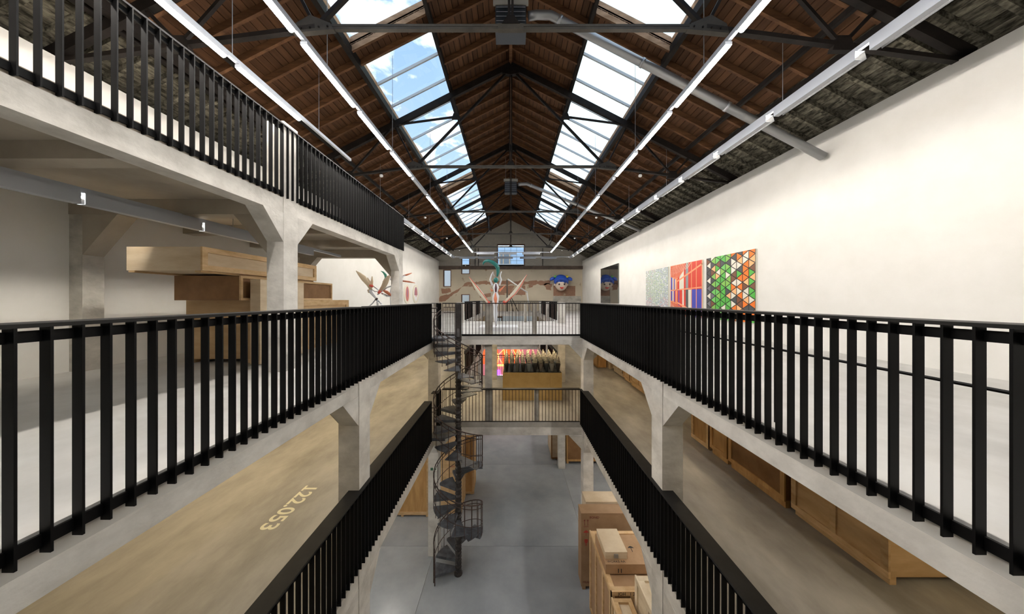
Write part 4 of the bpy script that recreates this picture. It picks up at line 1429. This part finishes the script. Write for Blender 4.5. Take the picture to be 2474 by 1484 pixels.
# fine mosaic
ya, yb_ = 14.54, 16.93
p3 = painting(ya, yb_, 'square painting of fine green, blue and rose mosaic flecks')
q = [([pp(ya, yb_, 0, 0), pp(ya, yb_, 1, 0), pp(ya, yb_, 1, 1), pp(ya, yb_, 0, 1)], (0.72, 0.74, 0.74))]
NM = 30
for i in range(NM):
    for j in range(NM):
        u, v = (i + 0.5) / NM, (j + 0.5) / NM
        r = rnd.random()
        if r < 0.12:
            continue
        g = math.exp(-((u - 0.45) ** 2 + (v - 0.55) ** 2) * 6)
        if v < 0.28 + 0.1 * math.sin(9 * u) and r < 0.7:
            c = rnd.choice([(0.48, 0.10, 0.12), (0.40, 0.16, 0.19), (0.10, 0.14, 0.20)])
        elif r < 0.2 + 0.7 * g:
            c = rnd.choice([(0.25, 0.42, 0.10), (0.34, 0.48, 0.18), (0.10, 0.24, 0.12)])
        elif u > 0.45:
            c = rnd.choice([(0.12, 0.20, 0.26), (0.20, 0.30, 0.42), (0.09, 0.22, 0.16)])
        else:
            c = rnd.choice([(0.36, 0.22, 0.22), (0.16, 0.26, 0.14), (0.30, 0.38, 0.42)])
        h = 0.42 / NM
        pts = [(u, v - h), (u + h, v + rnd.uniform(-h, h) * 0.6), (u, v + h), (u - h, v + rnd.uniform(-h, h) * 0.6)]
        q.append(([pp(ya, yb_, a, b, 0.003) for a, b in pts], c))
colour_mesh('painted_surface', q, p3)

# black glass diptych
dm = empty('mirror_panel', (XW - 0.04, 23.4, L2 + 0.6), 'tall black mirrored glass panel in two halves on the white wall', 'mirror')
zt_, zb_ = E + 2.55, E - 0.30
for (a, b) in ((21.25, 23.05), (23.09, 25.4)):
    MB().box(XW - 0.07, XW - 0.055, a, b, zb_, zt_).build('glass_half', 'mirror_black', dm)
    MB().box(XW - 0.055, XW - 0.002, a + 0.01, b - 0.01, zb_ + 0.01, zt_ - 0.01).build('backing', 'mirror_edge', dm)

# round pictures on the opposite wall
for i, (yc, zc, r, cols, label) in enumerate((
        (24.15, E + 0.42, 0.72, ('tondo_mauve', 'tondo_rose', 'tondo_white'), 'round cream picture with a mauve and white oval'),
        (22.15, E + 0.40, 0.70, ('tondo_rose', 'tondo_mauve', 'tondo_rose'), 'round cream picture with a rose red oval'),
        (20.1, E + 0.40, 0.72, ('tondo_blue', 'tondo_white', 'tondo_blue'), 'round cream picture with a blue oval behind the mezzanine column'))):
    x = -XW
    t = empty('round_picture', (x + 0.03, yc, zc - r), label, 'picture')
    def disc(ry, rzz, x0, x1, cy=yc, cz=zc, a0=0, a1=360):
        n = 28
        return MB().prism([(cy + ry * math.cos(R(a0 + (a1 - a0) * k / n)), cz + rzz * math.sin(R(a0 + (a1 - a0) * k / n))) for k in range(n if a1 - a0 == 360 else n + 1)], 'x', x0, x1)
    disc(r, r, x + 0.002, x + 0.05).build('board', 'tondo_cream', t)
    disc(r * 0.5, r * 0.78, x + 0.05, x + 0.056, a0=-10, a1=190).build('painted_top', cols[0], t)
    disc(r * 0.5, r * 0.78, x + 0.05, x + 0.056, a0=190, a1=350).build('painted_base', cols[2], t)
    disc(r * 0.16, r * 0.5, x + 0.056, x + 0.060, cz=zc + 0.1).build('painted_stroke', cols[1], t)

# ------------------------------------------------------------------ sculptures (plain abstract pieces of the same size and colours)
wp = MB().box(-1.26, 0.29, 11.75, 13.0, L2, L2 + 0.16).build('white_plinth', 'white_plinth')
tag(wp, 'low white plinth under the winged figure on the upper bridge', 'plinth')
sx, sy = -0.60, 12.45


def sp(px, py, y=12.45, dx=0.0):
    return ((px - VX) * y / F, y + dx, E - (py - VY) * y / F)


ws = empty('winged_sculpture', (sx, sy, L2 + 0.16), 'upright white winged abstract sculpture with a curling green plume', 'sculpture')
MB().taper([sp(1199, 785), sp(1198, 776), sp(1197, 760), sp(1197, 742), sp(1197, 730), sp(1198, 716), sp(1198, 706), sp(1198, 694), sp(1198, 684)],
           [0.012, 0.05, 0.09, 0.08, 0.13, 0.145, 0.075, 0.14, 0.05], 12).build('body', 'gloss_white', ws, True)
MB().taper([sp(1199, 783), (sx - 0.0, sy, L2 + 0.161)], [0.016, 0.012], 6).build('spike', 'eye_dark', ws)
MB().taper([sp(1198, 735, 12.32), sp(1197, 722, 12.29), sp(1197, 708, 12.34)], [0.03, 0.075, 0.02], 10, (0, 1, 0), 0.4).build('flame_panel', 'coral', ws, True)
MB().taper([sp(1198, 706, 12.33), sp(1198, 696, 12.30), sp(1198, 686, 12.36)], [0.03, 0.05, 0.02], 10, (0, 1, 0), 0.4).build('spine_panel', 'cheek_plum', ws, True)
MB().ball(sp(1198, 677), (0.10, 0.10, 0.11), 14, 10).build('crown', 'plume_green', ws, True)
MB().taper([sp(1201, 669), sp(1203, 658), sp(1203, 648), sp(1198, 640), sp(1190, 634), sp(1181, 630.5), sp(1173, 631), sp(1168, 635), sp(1167, 641)],
           [0.03, 0.065, 0.085, 0.085, 0.075, 0.065, 0.055, 0.04, 0.012], 12).build('plume', 'plume_green', ws, True)
for pts in (((1190, 690), (1184, 676), (1188, 664), (1191, 657), (1194, 668)), ((1206, 690), (1211, 676), (1208, 667), (1210, 660), (1212, 656))):
    MB().taper([sp(*p) for p in pts], [0.05, 0.035, 0.03, 0.022, 0.018], 8).build('raised_arm', 'gloss_white', ws, True)
for i, (tip, mid, root_) in enumerate((((1133, 669), (1156, 703), (1182, 735)), ((1273, 664), (1250, 700), (1217, 733)))):
    T, M_, Rr = sp(*tip, 12.25), sp(*mid, 12.4), sp(*root_, 12.45)
    def lerp(a, b, t):
        return tuple(a[k] + (b[k] - a[k]) * t for k in range(3))
    pts = [Rr, lerp(Rr, M_, 0.4), lerp(Rr, M_, 0.8), lerp(M_, T, 0.25), lerp(M_, T, 0.6), T]
    MB().taper(pts, [0.05, 0.062, 0.09, 0.08, 0.04, 0.008], 12, (0, 1, 0), 0.35).build('wing', 'wing_pale', ws, True)
    MB().taper([Rr, lerp(Rr, M_, 0.12)], [0.075, 0.085], 10, (0, 1, 0), 0.6).build('wing_root', 'wing_red', ws, True)
    up = 0.09
    edge = [(p[0] + (0.07 if i == 0 else -0.0) * w_, p[1] - 0.01, p[2] + (0.0 if i == 0 else -0.085) * w_) for p, w_ in zip(pts, (0.6, 0.8, 1, 0.85, 0.5, 0.0))]
    MB().taper(edge, [0.018, 0.018, 0.018, 0.018, 0.016, 0.008], 6).build('wing_edge', 'wing_red', ws, True)
    MB().taper([sp(1198 + (-8 if i == 0 else 8), 704), sp(1198 + (-14 if i == 0 else 22), 697 if i == 0 else 690)], [0.05, 0.008], 8, (0, 1, 0), 0.4).build('fin', 'coral', ws, True)
    MB().tube([Rr, sp(1198, 733)], 0.03, 8).build('wing_strut', 'chrome', ws, True)

# second winged piece in the side aisle
YS = 12.6
w2 = empty('winged_sculpture', ((920 - VX) * YS / F, YS, L2), 'leaning cream winged abstract sculpture with a green horn by the mezzanine column', 'sculpture')


def s2(px, py, d=0.0):
    y = YS + d
    return ((px - VX) * y / F, y, E - (py - VY) * y / F)


def blade(pts, rad, mat, name, f=0.35):
    MB().taper(pts, rad, 12, (0, 1, 0), f).build(name, mat, w2, True)


blade([s2(897, 700), s2(890, 686), s2(878, 672), s2(868, 662), s2(860, 654.5)], [0.06, 0.10, 0.12, 0.07, 0.012], 'wing_cream', 'wing')
blade([s2(895, 698), s2(893, 682), s2(888, 671)], [0.05, 0.06, 0.015], 'wing_cream', 'wing')
blade([s2(898, 695), s2(899, 680), s2(899, 668)], [0.045, 0.055, 0.02], 'wing_cream', 'wing')
MB().taper([s2(893, 690, -0.08), s2(901, 692, -0.08)], [0.05, 0.05], 8).build('wing_root', 'wing_red', w2, True)
blade([s2(916, 706), s2(926, 694), s2(932, 681), s2(938, 670), s2(944, 664)], [0.05, 0.10, 0.12, 0.075, 0.012], 'wing_cream', 'wing')
MB().taper([s2(914, 709, -0.02), s2(919, 703, -0.02)], [0.055, 0.06], 8).build('wing_root', 'wing_red', w2, True)
MB().taper([s2(925, 690, 0.15), s2(928, 682, 0.15), s2(933, 672, 0.15), s2(931, 664, 0.15), s2(926, 658, 0.15), s2(920, 655, 0.15)], [0.02, 0.07, 0.06, 0.055, 0.035, 0.008], 10, (0, 1, 0), 0.5).build('horn', 'plume_mint', w2, True)
MB().taper([s2(893, 702), s2(899, 710), s2(906, 718), s2(911, 724)], [0.07, 0.06, 0.045, 0.03], 10).build('body', 'gloss_white', w2, True)
MB().taper([s2(890, 700), s2(893, 707)], [0.05, 0.06], 8).build('shoulder', 'wing_cream', w2, True)
MB().tube([s2(902, 692), s2(911, 699), s2(916, 703), s2(906, 705), s2(898, 700)], 0.022, 6).build('link_rod', 'chrome', w2, True)
MB().taper([s2(926, 702), s2(934, 706), s2(944, 713), s2(954, 720), s2(960, 725)], [0.035, 0.07, 0.05, 0.035, 0.03], 10).build('limb', 'coral', w2, True)
MB().taper([s2(922, 709), s2(934, 715), s2(944, 716)], [0.03, 0.045, 0.03], 8).build('limb_sleeve', 'chrome', w2, True)
blade([s2(944, 672), s2(948, 667), s2(956, 672)], [0.02, 0.055, 0.015], 'coral', 'fin')
MB().taper([s2(944, 674), s2(956, 676), s2(966, 672), s2(980, 666)], [0.06, 0.075, 0.06, 0.02], 10).build('body_top', 'gloss_white', w2, True)
blade([s2(974, 667), s2(984, 664), s2(995, 660)], [0.03, 0.035, 0.012], 'coral', 'fin')
blade([s2(972, 679), s2(988, 681), s2(1003, 684)], [0.03, 0.035, 0.008], 'coral', 'fin')
MB().tube([s2(953, 680), s2(946, 690), s2(943, 705), s2(943, 722), s2(944, 745), (s2(944, 745)[0], YS, L2)], 0.018, 6).build('support_rod', 'chrome', w2, True)
MB().tube([s2(951, 690), s2(935, 695), s2(912, 712)], 0.03, 8).build('spine_rod', 'chrome', w2, True)
MB().tube([s2(909, 722), s2(900, 733), s2(892, 740), (s2(888, 745)[0], YS, L2)], 0.03, 8).build('stand_leg', 'chrome', w2, True)
MB().tube([s2(911, 722), s2(912, 735), (s2(914, 745)[0], YS, L2)], 0.04, 8).build('stand_leg', 'chrome', w2, True)
MB().tube([s2(909, 722), s2(922, 736), (s2(928, 745)[0], YS + 0.2, L2)], 0.026, 8).build('stand_leg', 'chrome', w2, True)
MB().ball(s2(910, 723), 0.06, 10, 8).build('hub', 'eye_dark', w2, True)

# bent white tube on the far gallery
YT = 30.3
def s3(px, py, d=0.0):
    return ((px - VX) * (YT + d) / F, YT + d, E - (py - VY) * (YT + d) / F)
bt = empty('bent_tube_sculpture', (s3(1280, 750)[0], YT, L2), 'tall bent white tube sculpture standing before the gable wall', 'sculpture')
MB().tube([s3(1226.5, 674.5), s3(1273, 706)], 0.075, 8).build('upper_tube', 'white_metal', bt, True)
MB().tube([s3(1273, 706), s3(1277, 732), (s3(1280, 751)[0], YT, L2 + 0.02)], 0.07, 8).build('lower_tube', 'white_metal', bt, True)
MB().ball(s3(1273, 706), 0.085, 10, 8).build('joint', 'white_metal', bt, True)
MB().tube([s3(1225, 676), (s3(1225.5, 751)[0], YT, L2 + 0.02)], 0.06, 8).build('grey_post', 'grey_steel', bt, True)
MB().tube([s3(1230, 710, 0.2), (s3(1240, 751)[0], YT + 0.2, L2 + 0.02)], 0.04, 8).build('prop', 'grey_steel', bt, True)
MB().tube([s3(1232, 712, 0.2), (s3(1252, 751)[0], YT + 0.2, L2 + 0.02)], 0.04, 8).build('prop', 'grey_steel', bt, True)
MB().box(s3(1224, 0)[0], s3(1284, 0)[0], YT - 0.1, YT + 0.3, L2 + 0.001, L2 + 0.03).build('base_plate', 'white_metal', bt)

# blue haired head hung on the gable wall: a plain rounded head of the same size and colours
YH = 31.45
hx, hz = (1355.5 - VX) * YH / F, E + (VY - 683) * YH / F
hd = empty('head_sculpture', (hx, YH, hz - 0.9), 'big rounded head with blue hair and two bunches on the gable wall', 'sculpture')
MB().ball((hx, YH, hz - 0.12), (0.66, 0.5, 0.74), 24, 16).build('face', 'skin_cream', hd, True)
hair = MB().ball((hx, YH + 0.08, hz + 0.18), (0.74, 0.58, 0.66), 24, 16)
hair.build('hair', 'hair_blue', hd, True)
MB().prism([(hx - 0.70, hz + 0.2), (hx - 0.68, hz - 0.22), (hx - 0.52, hz + 0.02), (hx - 0.32, hz + 0.26), (hx - 0.10, hz + 0.02), (hx + 0.06, hz + 0.16), (hx + 0.36, hz - 0.1),
            (hx + 0.42, hz + 0.10), (hx + 0.64, hz - 0.16), (hx + 0.70, hz + 0.2), (hx + 0.3, hz + 0.5), (hx - 0.3, hz + 0.5)], 'y', YH - 0.51, YH - 0.36).build('fringe', 'hair_blue', hd, True)
for s, bm in ((-1, 'bead_green'), (1, 'bead_yellow')):
    MB().taper([(hx + s * 0.66, YH, hz + 0.52), (hx + s * 0.86, YH, hz + 0.42), (hx + s * 1.06, YH, hz + 0.32), (hx + s * 1.16, YH, hz + 0.22)], [0.08, 0.19, 0.16, 0.03], 12).build('hair_bunch', 'hair_blue', hd, True)
    MB().ball((hx + s * 0.62, YH - 0.12, hz + 0.62), 0.14, 14, 10).build('bead', bm, hd, True)
    MB().ball((hx + s * 0.27, YH - 0.475, hz - 0.20), (0.085, 0.05, 0.10), 12, 8).build('eye', 'eye_dark', hd, True)
    MB().ball((hx + s * 0.66, YH + 0.02, hz - 0.22), (0.08, 0.06, 0.14), 12, 8).build('ear', 'skin_cream', hd, True)
MB().ball((hx, YH - 0.50, hz - 0.36), (0.04, 0.05, 0.04), 10, 8).build('nose', 'skin_cream', hd, True)
MB().prism([(hx - 0.21, hz - 0.48), (hx, hz - 0.52), (hx + 0.21, hz - 0.48), (hx + 0.12, hz - 0.62), (hx, hz - 0.67), (hx - 0.12, hz - 0.62)], 'y', YH - 0.49, YH - 0.33).build('mouth', 'lips_red', hd)
MB().box(hx - 0.1, hx + 0.1, YH + 0.4, YB - 0.001, hz - 0.1, hz + 0.1).build('wall_bracket', 'dark_steel', hd)

# glowing display against the gable wall of the ground floor
gd = empty('neon_display', (-0.3, 31.9, 0), 'glowing orange, pink and violet panel display on the ground floor gable wall', 'light display')
rn = random.Random(3)
for k in range(14):
    x0 = -3.0 + 0.42 * k
    m_ = ['neon_orange', 'neon_orange', 'neon_pink', 'neon_orange', 'neon_pink'][k % 5] if k < 10 else 'neon_pink'
    MB().box(x0, x0 + 0.40, 31.95, 32.1, 2.1, 4.0).build('glow_panel', m_, gd)
    MB().box(x0, x0 + 0.40, 31.95, 32.1, 0.25, 2.08).build('glow_panel', 'neon_pink', gd)
for k in range(9):
    x = -2.4 + 0.5 * k
    MB().tube([(x, 31.9, 2.2), (x + rn.uniform(-0.5, 0.5), 31.9, 3.0), (x + rn.uniform(-0.6, 0.6), 31.9, 3.95)], 0.035, 6).build('neon_tube', 'neon_amber', gd)
MB().box(-2.0, 0.1, 31.85, 31.92, 1.9, 2.1).build('neon_bar', 'neon_amber', gd)
MB().box(-1.75, -1.15, 31.85, 31.92, 0.75, 1.5).build('neon_sign', 'neon_violet', gd)
MB().box(-1.6, -0.2, 31.84, 31.9, 0.55, 0.95).build('neon_sign', 'neon_white', gd)
MB().box(-1.75, -0.3, 31.8, 31.9, 0.1, 0.42).build('neon_sign', 'neon_cyan', gd)
MB().tube([(-2.9, 29.25, 3.35), (2.9, 29.25, 3.35)], 0.03).build('guard_tube', 'galvanised', gd)

# ------------------------------------------------------------------ outside the gable windows
nb = empty('neighbour_building', (0, 44, 0), 'pale blue panelled building outside the big gable window', 'building')
MB().box(-12, 12, 44, 50, 0, 16.5).build('facade', 'exterior_panel', nb)
for x in (-2.2, -0.9, 0.0, 0.85, 1.9, 3.0):
    MB().box(x - 0.02, x + 0.02, 43.97, 44.01, 8, 16.5).build('panel_joint', 'exterior_glass', nb)
for z in (14.6, 15.4, 16.1):
    MB().box(-8, 8, 43.97, 44.01, z - 0.02, z + 0.02).build('panel_joint', 'exterior_glass', nb)
MB().box(-1.65, -0.1, 43.9, 44.02, 13.2, 15.75).build('window_surround', 'exterior_orange', nb)
for (a, b) in ((-1.52, -1.16), (-1.02, -0.24)):
    MB().box(a, b, 43.86, 43.92, 13.3, 15.5).build('window_pane', 'exterior_glass', nb)
MB().box(-14, 14, 37, 43.5, 12.9, 13.3).build('parapet_roof', 'exterior_white', nb)
MB().box(-14, 14, 37, 37.3, 0, 13.2).build('parapet_wall', 'exterior_white', nb)
